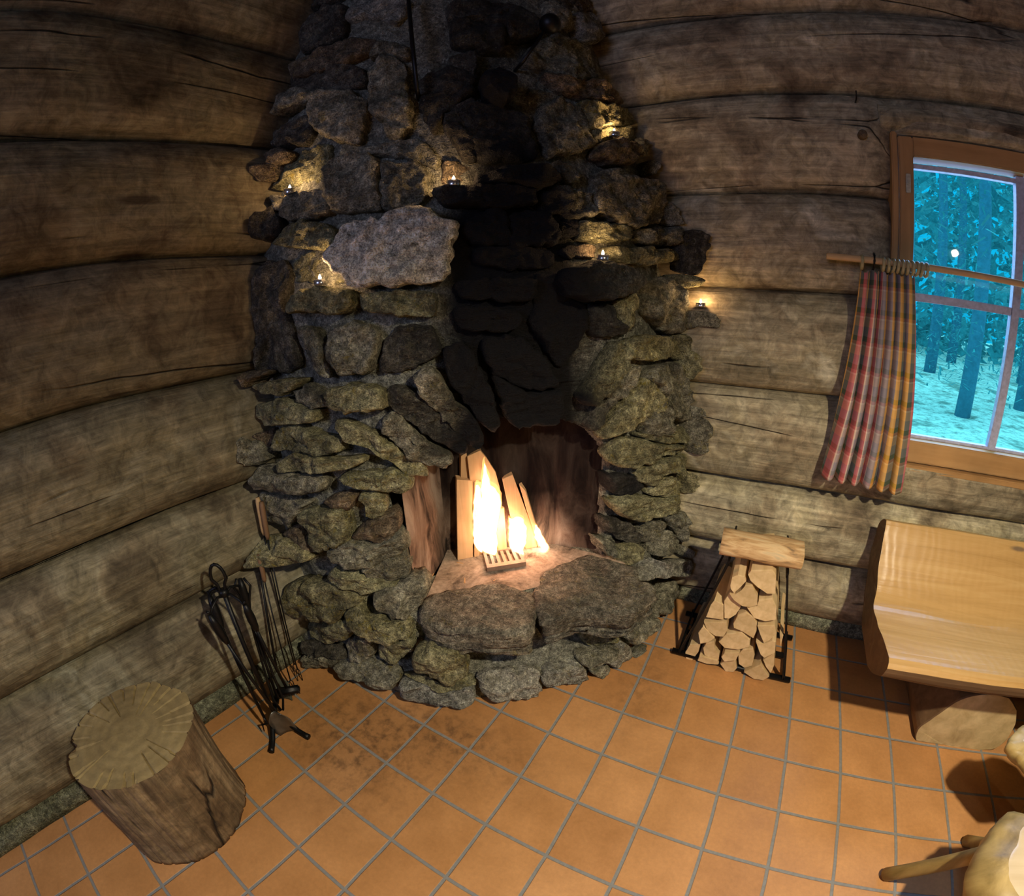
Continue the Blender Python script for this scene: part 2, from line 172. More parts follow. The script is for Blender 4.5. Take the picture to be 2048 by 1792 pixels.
SPLITS = [[[-364,-83,742],[-325,-37,727],[-337,-51,412],[-379,-102,421]],[[-370,-39,821],[-355,-21,835],[-352,-18,720],[-359,-26,427],[-391,-64,438]],[[-338,-41,827],[-304,-1,844],[-289,16,811],[-267,43,745],[-258,54,674],[-245,70,386],[-326,-28,414]],[[-318,-33,724],[-299,-11,719],[-319,-34,438],[-332,-50,436]],[[-263,6,596],[-233,41,598],[-230,45,395],[-253,17,397]],[[-235,39,723],[-207,72,736],[-190,92,651],[-137,156,388],[-176,109,375],[-217,60,555]],[[-189,86,696],[-171,107,660],[-124,163,400],[-137,148,399]]]
FLAMES = [[[-298,-52,441],[-297,-51,548],[-287,-39,653],[-283,-34,724],[-276,-25,792],[-272,-21,811],[-269,-17,766],[-260,-7,748],[-263,-10,718],[-246,10,694],[-234,25,648],[-242,15,613],[-259,-5,591],[-255,-1,535],[-252,3,478],[-257,-3,427],[-277,-27,423]],[[-209,38,419],[-211,37,501],[-210,38,562],[-201,48,554],[-188,64,561],[-171,84,544],[-163,93,496],[-167,88,451],[-180,74,426],[-175,79,401],[-190,61,424]],[[-140,128,444],[-138,131,502],[-133,137,488],[-115,158,424],[-104,171,389],[-123,150,393]],[[-318,-60,457],[-317,-59,547],[-310,-51,652],[-301,-40,722],[-292,-29,710],[-295,-33,595],[-304,-44,441]]]
CANDLES = [[-0.698, -0.446, 1.796], [-0.163, -0.264, 1.727], [-0.503, -0.487, 1.477], [0.167, 0.021, 1.513], [0.134, 0.254, 1.971], [0.392, 0.516, 1.373]]
SKY = 3.2
LAMP_A = 150
LAMP_B = 10
DAY_W = 85
DAY_R = 26
# ------------------------------------------------------------------ helpers
def tag(o, label=None, cat=None, group=None, kind=None):
    if label: o['label'] = label
    if cat: o['category'] = cat
    if group: o['group'] = group
    if kind: o['kind'] = kind
    return o
def empty(name, loc, rz=0):
    o = bpy.data.objects.new(name, None); C.objects.link(o)
    o.location = loc; o.rotation_euler = (0, 0, rz); o.empty_display_size = .05
    return o
def obj(name, bm, m, parent=None, smooth=True, loc=None):
    me = bpy.data.meshes.new(name)
    bmesh.ops.recalc_face_normals(bm, faces=bm.faces)
    bm.to_mesh(me); bm.free()
    o = bpy.data.objects.new(name, me); C.objects.link(o)
    for x in (m if isinstance(m, (list, tuple)) else [m]): me.materials.append(x)
    if smooth:
        for p in me.polygons: p.use_smooth = True
    if parent is not None:
        o.parent = parent; bpy.context.view_layer.update()
        o.matrix_parent_inverse = Matrix.Identity(4)
    if loc: o.location = loc
    return o
def centre(o):
    """put the origin of a mesh object at the middle of its points"""
    me = o.data; n = len(me.vertices)
    c = sum((v.co for v in me.vertices), Vector())/n
    me.transform(Matrix.Translation(-c)); o.location = Vector(o.location)+c
    return o
def attr(o, name, fn):
    a = o.data.attributes.new(name, 'FLOAT', 'POINT')
    for i, v in enumerate(o.data.vertices): a.data[i].value = fn(v.co)
def box(bm, lo, hi, bev=0):
    r = bmesh.ops.create_cube(bm, size=1)['verts']
    for v in r: v.co = Vector([lo[i]+(v.co[i]+.5)*(hi[i]-lo[i]) for i in range(3)])
    if bev: bmesh.ops.bevel(bm, geom=list({e for v in r for e in v.link_edges}), offset=bev, segments=2, affect='EDGES')
def tube(bm, pts, rad, seg=10, cap=True):
    pts = [Vector(p) for p in pts]
    rs = rad if isinstance(rad, (list, tuple)) else [rad]*len(pts)
    rings = []
    up = Vector((0, 0, 1))
    for i, p in enumerate(pts):
        d = (pts[min(i+1, len(pts)-1)]-pts[max(i-1, 0)]).normalized()
        a = d.cross(up) if abs(d.dot(up)) < .95 else d.cross(Vector((1, 0, 0)))
        a.normalize()
        if rings and a.dot(la) < 0: a = -a
        la = a; b = d.cross(a)
        rings.append([bm.verts.new(p+(a*math.cos(t)+b*math.sin(t))*rs[i]) for t in [2*PI*k/seg for k in range(seg)]])
    for r0, r1 in zip(rings, rings[1:]):
        for k in range(seg): bm.faces.new((r0[k], r0[(k+1) % seg], r1[(k+1) % seg], r1[k]))
    if cap: bm.faces.new(rings[0]); bm.faces.new(rings[-1][::-1])
def lathe(bm, prof, c=(0, 0, 0), seg=24):
    rings = [[bm.verts.new((c[0]+r*math.cos(2*PI*k/seg), c[1]+r*math.sin(2*PI*k/seg), c[2]+z)) for k in range(seg)] for r, z in prof]
    for a, b in zip(rings, rings[1:]):
        for k in range(seg): bm.faces.new((a[k], a[(k+1) % seg], b[(k+1) % seg], b[k]))
    bm.faces.new(rings[0][::-1]); bm.faces.new(rings[-1])
def smooth_loop(P, n):
    """n evenly spaced points on a closed curve through P (list of Vectors)"""
    m = len(P); out = []
    for i in range(m):
        a, b, c, d = P[i-1], P[i], P[(i+1) % m], P[(i+2) % m]
        for k in range(8):
            t = k/8; t2 = t*t; t3 = t2*t
            cr = .5*((2*b)+(-a+c)*t+(2*a-5*b+4*c-d)*t2+(-a+3*b-3*c+d)*t3)
            li = b.lerp(c, t)
            out.append(cr*.55+li*.45)
    L = [0]
    for i in range(len(out)): L.append(L[-1]+(out[(i+1) % len(out)]-out[i]).length)
    res = []; j = 0
    for k in range(n):
        s = L[-1]*k/n
        while L[j+1] < s: j += 1
        t = (s-L[j])/max(1e-9, L[j+1]-L[j])
        res.append(out[j].lerp(out[(j+1) % len(out)], t))
    return res
def fbm(p, o=4): return noise.fractal(p, 1.0, 2.1, o)

# ------------------------------------------------------------------ materials
def newmat(name):
    m = bpy.data.materials.new(name); m.use_nodes = True
    nt = m.node_tree; b = nt.nodes['Principled BSDF']
    return m, nt, b
def N(nt, t, **k):
    n = nt.nodes.new(t)
    for a, v in k.items():
        if a.startswith('i_'):
            key = a[2:]; key = int(key) if key.isdigit() else key.replace('_', ' ')
            n.inputs[key].default_value = v
        else: setattr(n, a, v)
    return n
def ramp(nt, fac, stops, interp='LINEAR'):
    r = nt.nodes.new('ShaderNodeValToRGB'); r.color_ramp.interpolation = interp
    el = r.color_ramp.elements
    while len(el) < len(stops): el.new(.5)
    for e, (p, c) in zip(el, stops):
        e.position = p; e.color = (c[0], c[1], c[2], 1) if not isinstance(c, (int, float)) else (c, c, c, 1)
    nt.links.new(fac, r.inputs[0]); return r.outputs[0]
def mix(nt, fac, a, b, mode='MIX'):
    m = nt.nodes.new('ShaderNodeMix'); m.data_type = 'RGBA'; m.blend_type = mode; m.clamp_factor = True
    for sock, v in ((m.inputs[0], fac), (m.inputs[6], a), (m.inputs[7], b)):
        if hasattr(v, 'links'): nt.links.new(v, sock)
        elif isinstance(v, (int, float)): sock.default_value = v if sock.type == 'VALUE' else (v, v, v, 1)
        else: sock.default_value = (*v, 1)
    return m.outputs[2]
def math_(nt, op, a, b=0.0, c=0.0):
    m = nt.nodes.new('ShaderNodeMath'); m.operation = op
    for s, v in zip(m.inputs, (a, b, c)):
        if hasattr(v, 'links'): nt.links.new(v, s)
        else: s.default_value = v
    return m.outputs[0]
def coords(nt, scale=(1, 1, 1), kind='Object', rot=(0, 0, 0)):
    t = nt.nodes.new('ShaderNodeTexCoord'); mp = nt.nodes.new('ShaderNodeMapping')
    mp.inputs['Scale'].default_value = scale; mp.inputs['Rotation'].default_value = rot
    nt.links.new(t.outputs[kind], mp.inputs[0]); return mp.outputs[0]
def ntex(nt, vec, scale, detail=6, rough=.6, dist=0):
    n = N(nt, 'ShaderNodeTexNoise', i_Scale=scale, i_Detail=detail, i_Roughness=rough, i_Distortion=dist)
    nt.links.new(vec, n.inputs['Vector']); return n.outputs['Fac']
def bump(nt, b, h, strength, dist=.01, prev=None):
    n = N(nt, 'ShaderNodeBump', i_Strength=strength, i_Distance=dist)
    nt.links.new(h, n.inputs['Height'])
    if prev: nt.links.new(prev, n.inputs['Normal'])
    nt.links.new(n.outputs[0], b.inputs['Normal']); return n.outputs[0]
def plain(name, col, rough=.6, metal=0, bumps=0, bscale=60):
    m, nt, b = newmat(name)
    v = coords(nt); f = ntex(nt, v, bscale)
    c = mix(nt, 1.0, col, ramp(nt, f, [(.2, .65), (.8, 1.25)]), 'MULTIPLY')
    nt.links.new(c, b.inputs['Base Color'])
    b.inputs['Roughness'].default_value = rough; b.inputs['Metallic'].default_value = metal
    if bumps: bump(nt, b, f, bumps, .003)
    return m
def rock(name, dark, mid, light, lichen=0.0, lcol=(.30, .24, .04)):
    """weathered stone in world coordinates; the 'soot' attribute is smoke stain, plus dimness painted onto the chimney top"""
    m, nt, b = newmat(name)
    g = N(nt, 'ShaderNodeNewGeometry').outputs['Position']
    oi = N(nt, 'ShaderNodeObjectInfo').outputs['Random']
    big = ntex(nt, g, 9, 3, .65, .6); fine = ntex(nt, g, 42, 5, .8); grit = ntex(nt, g, 210, 2, .75)
    mp = N(nt, 'ShaderNodeMapping'); mp.inputs['Scale'].default_value = (1, 1, 3.2); nt.links.new(g, mp.inputs[0])
    strata = ntex(nt, mp.outputs[0], 16, 4, .7)
    c = ramp(nt, big, [(.25, dark), (.5, mid), (.75, light)])
    c = mix(nt, .9, c, ramp(nt, fine, [(.33, .22), (.5, .85), (.68, 2.1)]), 'MULTIPLY')
    c = mix(nt, .8, c, ramp(nt, grit, [(.35, .45), (.65, 1.7)]), 'MULTIPLY')
    c = mix(nt, .8, c, ramp(nt, oi, [(0, (.75, .72, .66)), (.5, (1, 1, .95)), (1, (1.2, 1.12, 1.0))]), 'MULTIPLY')
    if lichen:
        lf = ntex(nt, g, 40, 3, .75, 1.2)
        lm = math_(nt, 'MULTIPLY', ramp(nt, lf, [(.55, 0), (.66, 1)]), ramp(nt, ntex(nt, g, 6, 2), [(.4, 0), (.62, 1)]))
        c = mix(nt, math_(nt, 'MULTIPLY', lm, lichen), c, lcol)
        wl = ntex(nt, g, 58, 3, .7)
        c = mix(nt, math_(nt, 'MULTIPLY', ramp(nt, wl, [(.62, 0), (.70, 1)]), .55), c, (.36, .34, .26))
    if name == 'white_rock':
        sp = ntex(nt, g, 30, 4, .6, .4); rg = ntex(nt, g, 7, 3)
        c = mix(nt, math_(nt, 'MULTIPLY', ramp(nt, sp, [(.60, 0), (.66, .8)]), ramp(nt, rg, [(.42, 0), (.55, 1)])), c, (.09, .08, .045))
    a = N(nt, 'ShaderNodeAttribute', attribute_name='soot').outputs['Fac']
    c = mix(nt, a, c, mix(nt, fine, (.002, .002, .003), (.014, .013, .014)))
    nt.links.new(c, b.inputs['Base Color'])
    nt.links.new(ramp(nt, fine, [(.2, .72), (.8, .95)]), b.inputs['Roughness'])
    b.inputs['Specular IOR Level'].default_value = .25
    h = math_(nt, 'ADD', math_(nt, 'MULTIPLY', strata, 1.2), math_(nt, 'MULTIPLY', fine, .9))
    h = math_(nt, 'ADD', h, math_(nt, 'MULTIPLY', grit, .35))
    bump(nt, b, h, 1.0, .026)
    return m
ROCK = dict(
    grey=rock('grey_rock', (.08, .076, .055), (.25, .24, .18), (.44, .425, .33), .5),
    lichen=rock('lichen_rock', (.10, .093, .05), (.30, .285, .165), (.52, .50, .31), .9),
    pale=rock('pale_rock', (.15, .15, .135), (.30, .30, .26), (.46, .46, .41), .3),
    white=rock('white_rock', (.38, .37, .31), (.78, .76, .67), (.92, .90, .83), 0),
    brown=rock('brown_rock', (.06, .045, .03), (.18, .14, .095), (.32, .26, .18), .4),
    soot=rock('sooty_dimmed_rock', (.022, .021, .018), (.08, .074, .06), (.18, .17, .14), .2),  # sooty near the arch; on upper chimney stones dimness is in the colour
    black=rock('blackened_rock', (.006, .006, .007), (.016, .015, .015), (.04, .038, .036), 0),
    slab=rock('hearth_rock', (.10, .09, .07), (.19, .175, .14), (.33, .31, .25), .35),
    mortar=rock('mortar', (.18, .177, .14), (.28, .275, .22), (.37, .36, .30), .1))
def firebrick():
    m, nt, b = newmat('smoke_firelight_render')
    g = N(nt, 'ShaderNodeNewGeometry').outputs['Position']
    mp = N(nt, 'ShaderNodeMapping'); mp.inputs['Scale'].default_value = (1, 1, .35); nt.links.new(g, mp.inputs[0])
    n1 = ntex(nt, mp.outputs[0], 9, 6, .65, .8); n2 = ntex(nt, g, 60, 6)
    c = ramp(nt, n1, [(.35, (.03, .022, .018)), (.5, (.22, .15, .11)), (.7, (.42, .33, .26))])
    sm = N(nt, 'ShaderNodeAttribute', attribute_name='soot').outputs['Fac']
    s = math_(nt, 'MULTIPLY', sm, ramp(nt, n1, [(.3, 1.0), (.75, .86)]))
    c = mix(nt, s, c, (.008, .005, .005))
    nt.links.new(c, b.inputs['Base Color']); b.inputs['Roughness'].default_value = .95; b.inputs['Specular IOR Level'].default_value = .08
    bump(nt, b, math_(nt, 'ADD', n2, n1), .5, .006); return m
FIREB = firebrick()
def ashy():
    m, nt, b = newmat('hearth_floor_render'); g = N(nt, 'ShaderNodeNewGeometry').outputs['Position']
    f = ntex(nt, g, 11, 7, .68, .7); h = ntex(nt, g, 80, 5)
    c = ramp(nt, f, [(.34, (.11, .085, .065)), (.46, (.30, .235, .175)), (.62, (.44, .35, .27))])
    c = mix(nt, .5, c, ramp(nt, h, [(.35, .6), (.65, 1.3)]), 'MULTIPLY')
    nt.links.new(c, b.inputs['Base Color']); b.inputs['Roughness'].default_value = .95; b.inputs['Specular IOR Level'].default_value = .1; bump(nt, b, f, .6, .008); return m
FIREF = ashy()
def weathered(name, tint=(1, 1, 1), axis=0, seed=0.0):
    """hewn pine logs gone grey and brown"""
    m, nt, b = newmat(name)
    t = N(nt, 'ShaderNodeTexCoord').outputs['Object']
    sc = [9, 9, 9]; sc[axis] = 1.1
    mp = N(nt, 'ShaderNodeMapping'); mp.inputs['Scale'].default_value = sc; mp.inputs['Location'].default_value = (seed, seed, seed); nt.links.new(t, mp.inputs[0])
    mp2 = N(nt, 'ShaderNodeMapping'); s2 = [34, 34, 34]; s2[axis] = 1.5; mp2.inputs['Scale'].default_value = s2; nt.links.new(t, mp2.inputs[0])
    oi = N(nt, 'ShaderNodeObjectInfo').outputs['Random']
    patch = ntex(nt, t, 3.2, 4, .6, .5); streak = ntex(nt, mp.outputs[0], 1.6, 5, .7); grain = ntex(nt, mp2.outputs[0], 1.5, 4, .72)
    pm = N(nt, 'ShaderNodeMapping'); s3 = [3.4, 3.4, 3.4]; s3[axis] = .42; pm.inputs['Scale'].default_value = s3; nt.links.new(t, pm.inputs[0])
    cr = N(nt, 'ShaderNodeTexVoronoi', feature='DISTANCE_TO_EDGE', i_Scale=1.0)
    wv = N(nt, 'ShaderNodeMix', data_type='VECTOR'); wv.inputs[0].default_value = .12
    nz = N(nt, 'ShaderNodeTexNoise', i_Scale=3.0, i_Detail=4.0); nt.links.new(pm.outputs[0], nz.inputs['Vector'])
    nt.links.new(pm.outputs[0], wv.inputs[4]); nt.links.new(nz.outputs['Color'], wv.inputs[5]); nt.links.new(wv.outputs[1], cr.inputs['Vector'])
    crack = ramp(nt, cr.outputs['Distance'], [(0, 0), (.003, .25), (.008, 1)])
    crackmask = ramp(nt, ntex(nt, t, 1.7, 2), [(.46, 1), (.52, 0)])
    crack = mix(nt, crackmask, (1, 1, 1), crack)
    c = ramp(nt, patch, [(.30, (.06, .045, .03)), (.43, (.15, .122, .082)), (.52, (.20, .175, .125)), (.60, (.17, .145, .095)), (.72, (.30, .28, .22))])
    bl = ntex(nt, t, 16, 5, .75, .8)
    c = mix(nt, .85, c, ramp(nt, bl, [(.33, .45), (.5, .95), (.66, 1.45)]), 'MULTIPLY')
    c = mix(nt, .6, c, ramp(nt, streak, [(.3, .4), (.5, .95), (.7, 1.4)]), 'MULTIPLY')
    c = mix(nt, .7, c, ramp(nt, grain, [(.3, .5), (.65, 1.35)]), 'MULTIPLY')
    c = mix(nt, .6, c, ramp(nt, oi, [(0, (.85, .78, .7)), (1, (1.12, 1.1, 1.02))]), 'MULTIPLY')
    c = mix(nt, 1.0, c, tint, 'MULTIPLY')
    kn = N(nt, 'ShaderNodeTexVoronoi', i_Scale=1.0); km = N(nt, 'ShaderNodeMapping'); s4 = [5.5, 5.5, 5.5]; s4[axis] = 1.3; km.inputs['Scale'].default_value = s4; nt.links.new(t, km.inputs[0]); nt.links.new(km.outputs[0], kn.inputs['Vector'])
    c = mix(nt, math_(nt, 'MULTIPLY', ramp(nt, kn.outputs['Distance'], [(.05, 1), (.11, 0)]), .7), c, (.03, .018, .012))
    c = mix(nt, crack, (.006, .004, .003), c)
    nt.links.new(c, b.inputs['Base Color']); b.inputs['Roughness'].default_value = .78
    b.inputs['Specular IOR Level'].default_value = .3
    h = math_(nt, 'ADD', math_(nt, 'MULTIPLY', grain, .7), math_(nt, 'ADD', streak, math_(nt, 'MULTIPLY', crack, 1.2)))
    bump(nt, b, h, .75, .008); return m
LOGL = weathered('weathered_log_brown', (1.22, 1.28, 1.27), 1, 3.3)
LOGR = weathered('weathered_log_grey', (2.15, 2.2, 2.1), 0, 8.1)
LOGD = weathered('bounce_cut_far_log', (.8, .8, .8), 0, 5.1)  # darkened log tone for unseen walls and ceiling, to cut bounced light
def wood(name, a, bcol, axis=0, scale=1.0, rough=.55, spec=.3):
    m, nt, b = newmat(name)
    t = N(nt, 'ShaderNodeTexCoord').outputs['Object']
    mp = N(nt, 'ShaderNodeMapping'); s = [22*scale]*3; s[axis] = 1.6*scale; mp.inputs['Scale'].default_value = s; nt.links.new(t, mp.inputs[0])
    oi = N(nt, 'ShaderNodeObjectInfo').outputs['Random']
    f = ntex(nt, mp.outputs[0], 1.3, 6, .6, .5); p = ntex(nt, t, 5*scale, 3)
    c = ramp(nt, f, [(.3, a), (.7, bcol)])
    c = mix(nt, .7, c, ramp(nt, p, [(.3, .75), (.7, 1.2)]), 'MULTIPLY')
    c = mix(nt, .7, c, ramp(nt, oi, [(0, (.82, .78, .72)), (1, (1.12, 1.1, 1.08))]), 'MULTIPLY')
    nt.links.new(c, b.inputs['Base Color']); b.inputs['Roughness'].default_value = rough
    b.inputs['Specular IOR Level'].default_value = spec
    bump(nt, b, f, .25, .003); return m
PINE = wood('window_pine', (.36, .20, .075), (.47, .28, .115), 2)
PINEX = wood('window_pine_across', (.36, .20, .075), (.47, .28, .115), 0)
ROD = wood('dowel_wood', (.50, .33, .16), (.62, .43, .23), 0)
SPLIT = wood('fresh_split_wood', (.62, .44, .21), (.80, .61, .35), 1, 1.2, .7)
BURNW = wood('burning_split_wood', (.55, .33, .16), (.75, .50, .28), 2, 1.2, .7)
RINGM = wood('ring_wood', (.30, .27, .14), (.42, .38, .22), 0, 2, .4)
def birchbark():
    m, nt, b = newmat('firewood_bark')
    t = N(nt, 'ShaderNodeTexCoord').outputs['Object']
    mp = N(nt, 'ShaderNodeMapping'); mp.inputs['Scale'].default_value = (6, 26, 26); nt.links.new(t, mp.inputs[0])
    f = ntex(nt, mp.outputs[0], 1.5, 5, .6, .6)
    c = ramp(nt, f, [(.3, (.16, .10, .05)), (.45, (.50, .30, .13)), (.6, (.66, .46, .24)), (.75, (.46, .37, .22))])
    nt.links.new(c, b.inputs['Base Color']); b.inputs['Roughness'].default_value = .75; bump(nt, b, f, .6, .006); return m
BARK = birchbark()
def benchmat():
    m, nt, b = newmat('varnished_log_bench')
    t = N(nt, 'ShaderNodeTexCoord').outputs['Object']
    mp = N(nt, 'ShaderNodeMapping'); mp.inputs['Scale'].default_value = (1.2, 14, 14); nt.links.new(t, mp.inputs[0])
    f = ntex(nt, mp.outputs[0], 1.6, 6, .6, 1.2); rip = N(nt, 'ShaderNodeTexWave', wave_type='BANDS', bands_direction='X', i_Scale=9.0, i_Distortion=6.0, i_Detail=3.0)
    nt.links.new(t, rip.inputs['Vector'])
    c = ramp(nt, f, [(.25, (.42, .24, .08)), (.5, (.51, .30, .105)), (.75, (.59, .37, .145))])
    st = N(nt, 'ShaderNodeTexVoronoi', i_Scale=1.0); sm = N(nt, 'ShaderNodeMapping'); sm.inputs['Scale'].default_value = (2.1, 8, 8); nt.links.new(t, sm.inputs[0]); nt.links.new(sm.outputs[0], st.inputs['Vector'])
    c = mix(nt, math_(nt, 'MULTIPLY', ramp(nt, st.outputs['Distance'], [(.05, 1), (.10, 0)]), .8), c, (.14, .10, .07))
    nt.links.new(c, b.inputs['Base Color']); b.inputs['Roughness'].default_value = .27
    b.inputs['Specular IOR Level'].default_value = .65
    bump(nt, b, math_(nt, 'ADD', f, math_(nt, 'MULTIPLY', rip.outputs['Fac'], .25)), .25, .006); return m
BENCH = benchmat()
BENCHEND = wood('bench_log_end', (.13, .075, .038), (.22, .135, .07), 0, 1.0, .6)
BLOCK = wood('bench_block_end', (.46, .34, .16), (.74, .58, .31), 1, .6, .6)
def stumptop():
    m, nt, b = newmat('stump_end_grain')
    t = N(nt, 'ShaderNodeTexCoord').outputs['Object']
    g = N(nt, 'ShaderNodeTexWave', wave_type='RINGS', rings_direction='Z', i_Scale=9.0, i_Distortion=3.0, i_Detail=3.0); nt.links.new(t, g.inputs['Vector'])
    p = ntex(nt, t, 7, 5); q = ntex(nt, t, 90, 4)
    c = ramp(nt, p, [(.3, (.21, .15, .062)), (.55, (.32, .24, .105)), (.75, (.40, .30, .14))])
    c = mix(nt, .35, c, ramp(nt, g.outputs['Fac'], [(0, .7), (1, 1.15)]), 'MULTIPLY')
    c = mix(nt, .4, c, ramp(nt, q, [(.3, .7), (.7, 1.2)]), 'MULTIPLY')
    nt.links.new(c, b.inputs['Base Color']); b.inputs['Roughness'].default_value = .8; bump(nt, b, q, .3, .003); return m
STUMPTOP = stumptop()
STUMPSIDE = weathered('stump_side', (1.15, 1.0, .85), 2, 1.0)
IRON = plain('black_iron', (.012, .012, .013), .42, .6, .3, 90)
STEEL = plain('worn_steel', (.20, .20, .19), .35, .8, .2, 40)
ALU = plain('thin_aluminium', (.70, .70, .72), .25, .9)
WAX = plain('white_wax', (.85, .80, .70), .4)
BRUSHM = plain('dark_bristles', (.015, .012, .010), .9)
CASTI = plain('scorched_cast_iron', (.30, .20, .14), .6, .3, .4, 60)
BRASS = plain('pale_latch_metal', (.62, .58, .46), .35, .5)
SASH = plain('blue_cast_glazing_bars', (.52, .53, .70), .5)  # white paint with the blue daylight glare mixed into its colour
STOOLW = wood('barked_birch', (.15, .10, .028), (.46, .33, .12), 2, .5, .45)
STOOLTOP = wood('polished_birch', (.48, .37, .22), (.60, .49, .32), 0, .5, .3, .5)
PLINTHM = rock('green_stained_plinth', (.13, .15, .10), (.27, .29, .205), (.42, .44, .33), .3)
def tiles():
    m, nt, b = newmat('terracotta_tiles')
    t = N(nt, 'ShaderNodeTexCoord').outputs['Object']
    sep = N(nt, 'ShaderNodeSeparateXYZ')
    wob = N(nt, 'ShaderNodeTexNoise', i_Scale=6.0, i_Detail=3.0); nt.links.new(t, wob.inputs['Vector'])
    va = N(nt, 'ShaderNodeVectorMath', operation='MULTIPLY_ADD'); va.inputs[1].default_value = (.006, .006, 0); nt.links.new(wob.outputs['Color'], va.inputs[0]); nt.links.new(t, va.inputs[2])
    vb = N(nt, 'ShaderNodeVectorMath', operation='SUBTRACT'); vb.inputs[1].default_value = (.003, .003, 0); nt.links.new(va.outputs[0], vb.inputs[0])
    nt.links.new(vb.outputs[0], sep.inputs[0])
    def edge(s):
        u = math_(nt, 'MULTIPLY', s, 5.0)
        f = math_(nt, 'FRACT', u)
        d = math_(nt, 'ABSOLUTE', math_(nt, 'SUBTRACT', f, .5))
        return d, math_(nt, 'FLOOR', u)
    dx, ix = edge(sep.outputs[0]); dy, iy = edge(sep.outputs[1])
    d = math_(nt, 'MAXIMUM', dx, dy)
    gm = ramp(nt, d, [(.470, 0), (.480, 1)])
    cell = N(nt, 'ShaderNodeCombineXYZ'); nt.links.new(ix, cell.inputs[0]); nt.links.new(iy, cell.inputs[1])
    wn = N(nt, 'ShaderNodeTexWhiteNoise', noise_dimensions='3D'); nt.links.new(cell.outputs[0], wn.inputs['Vector'])
    n1 = ntex(nt, t, 7, 4); n2 = ntex(nt, t, 70, 5, .7); n3 = ntex(nt, t, 260, 3, .8)
    c = ramp(nt, wn.outputs['Value'], [(0, (.50, .235, .080)), (.5, (.56, .27, .094)), (1, (.60, .30, .115))])
    c = mix(nt, .6, c, ramp(nt, n1, [(.3, (.78, .76, .74)), (.7, (1.15, 1.17, 1.2))]), 'MULTIPLY')
    c = mix(nt, .5, c, ramp(nt, n2, [(.3, .8), (.7, 1.15)]), 'MULTIPLY')
    c = mix(nt, ramp(nt, n3, [(.70, 0), (.76, .5)]), c, (.10, .03, .01))
    # burnt spots and ash trodden in front of the hearth
    stn = N(nt, 'ShaderNodeAttribute', attribute_name='stain').outputs['Fac']
    sp = ntex(nt, t, 26, 4, .65)
    sf = math_(nt, 'MULTIPLY', stn, ramp(nt, sp, [(.45, .25), (.66, .72)]))
    c = mix(nt, sf, c, (.045, .028, .018))
    grout = mix(nt, n2, (.16, .155, .14), (.34, .33, .30))
    c = mix(nt, gm, c, grout)
    nt.links.new(c, b.inputs['Base Color'])
    r = mix(nt, gm, ramp(nt, n1, [(.3, .42), (.7, .58)]), .9); nt.links.new(r, b.inputs['Roughness'])
    b.inputs['Specular IOR Level'].default_value = .35
    h = math_(nt, 'SUBTRACT', math_(nt, 'MULTIPLY', n2, .12), gm)
    bump(nt, b, h, .6, .004); return m
TILES = tiles()
def tartan():
    m, nt, b = newmat('checked_cotton')
    uv = N(nt, 'ShaderNodeUVMap'); sep = N(nt, 'ShaderNodeSeparateXYZ'); nt.links.new(uv.outputs[0], sep.inputs[0])
    Y, G, P, L, W = (.82, .44, .05), (.075, .105, .065), (.62, .11, .12), (.30, .27, .31), (.80, .62, .48)
    u = math_(nt, 'FRACT', math_(nt, 'MULTIPLY', sep.outputs[0], 1.0))
    v = math_(nt, 'FRACT', math_(nt, 'MULTIPLY', sep.outputs[1], 1.0))
    cu = ramp(nt, u, [(0, Y), (.22, G), (.44, P), (.66, W), (.70, L)], 'CONSTANT')
    cv = ramp(nt, v, [(0, L), (.34, G), (.52, (.55, .20, .16)), (.64, W), (.70, (.62, .42, .30))], 'CONSTANT')
    c = mix(nt, .32, cu, cv)
    nt.links.new(c, b.inputs['Base Color']); b.inputs['Roughness'].default_value = .9
    tr = N(nt, 'ShaderNodeBsdfTranslucent'); nt.links.new(c, tr.inputs[0])
    ms = N(nt, 'ShaderNodeMixShader', i_0=.18); nt.links.new(b.outputs[0], ms.inputs[1]); nt.links.new(tr.outputs[0], ms.inputs[2])
    nt.links.new(ms.outputs[0], nt.nodes['Material Output'].inputs[0])
    w = N(nt, 'ShaderNodeTexWave', i_Scale=300.0); nt.links.new(uv.outputs[0], w.inputs['Vector']); return m
TARTAN = tartan()
def glassmat():
    m, nt, b = newmat('window_glass')
    nt.nodes.remove(b)
    t = N(nt, 'ShaderNodeBsdfTransparent'); g = N(nt, 'ShaderNodeBsdfGlossy', i_Roughness=.02)
    ms = N(nt, 'ShaderNodeMixShader', i_0=.03)
    nt.links.new(t.outputs[0], ms.inputs[1]); nt.links.new(g.outputs[0], ms.inputs[2]); nt.links.new(ms.outputs[0], nt.nodes['Material Output'].inputs[0]); return m
GLASS = glassmat()
def flame(name, col, strength, density):
    m, nt, b = newmat(name); nt.nodes.remove(b)
    e = N(nt, 'ShaderNodeEmission', i_Strength=strength); e.inputs[0].default_value = (*col, 1)
    t = N(nt, 'ShaderNodeBsdfTransparent'); ms = N(nt, 'ShaderNodeMixShader', i_0=density)
    g = N(nt, 'ShaderNodeNewGeometry').outputs['Position']; n = ntex(nt, g, 40, 3)
    nt.links.new(ramp(nt, n, [(.3, density*.6), (.7, min(1, density*1.3))]), ms.inputs[0])
    nt.links.new(t.outputs[0], ms.inputs[1]); nt.links.new(e.outputs[0], ms.inputs[2]); nt.links.new(ms.outputs[0], nt.nodes['Material Output'].inputs[0]); return m
FLAME_OUT = flame('flame_orange', (1.0, .36, .10), 4.0, .22)
FLAME_MID = flame('flame_yellow', (1.0, .60, .34), 7.0, .5)
FLAME_CORE = flame('flame_core', (1.0, .84, .68), 12.0, .9)
CANDLE = flame('candle_flame', (1.0, .80, .50), 60.0, .95)

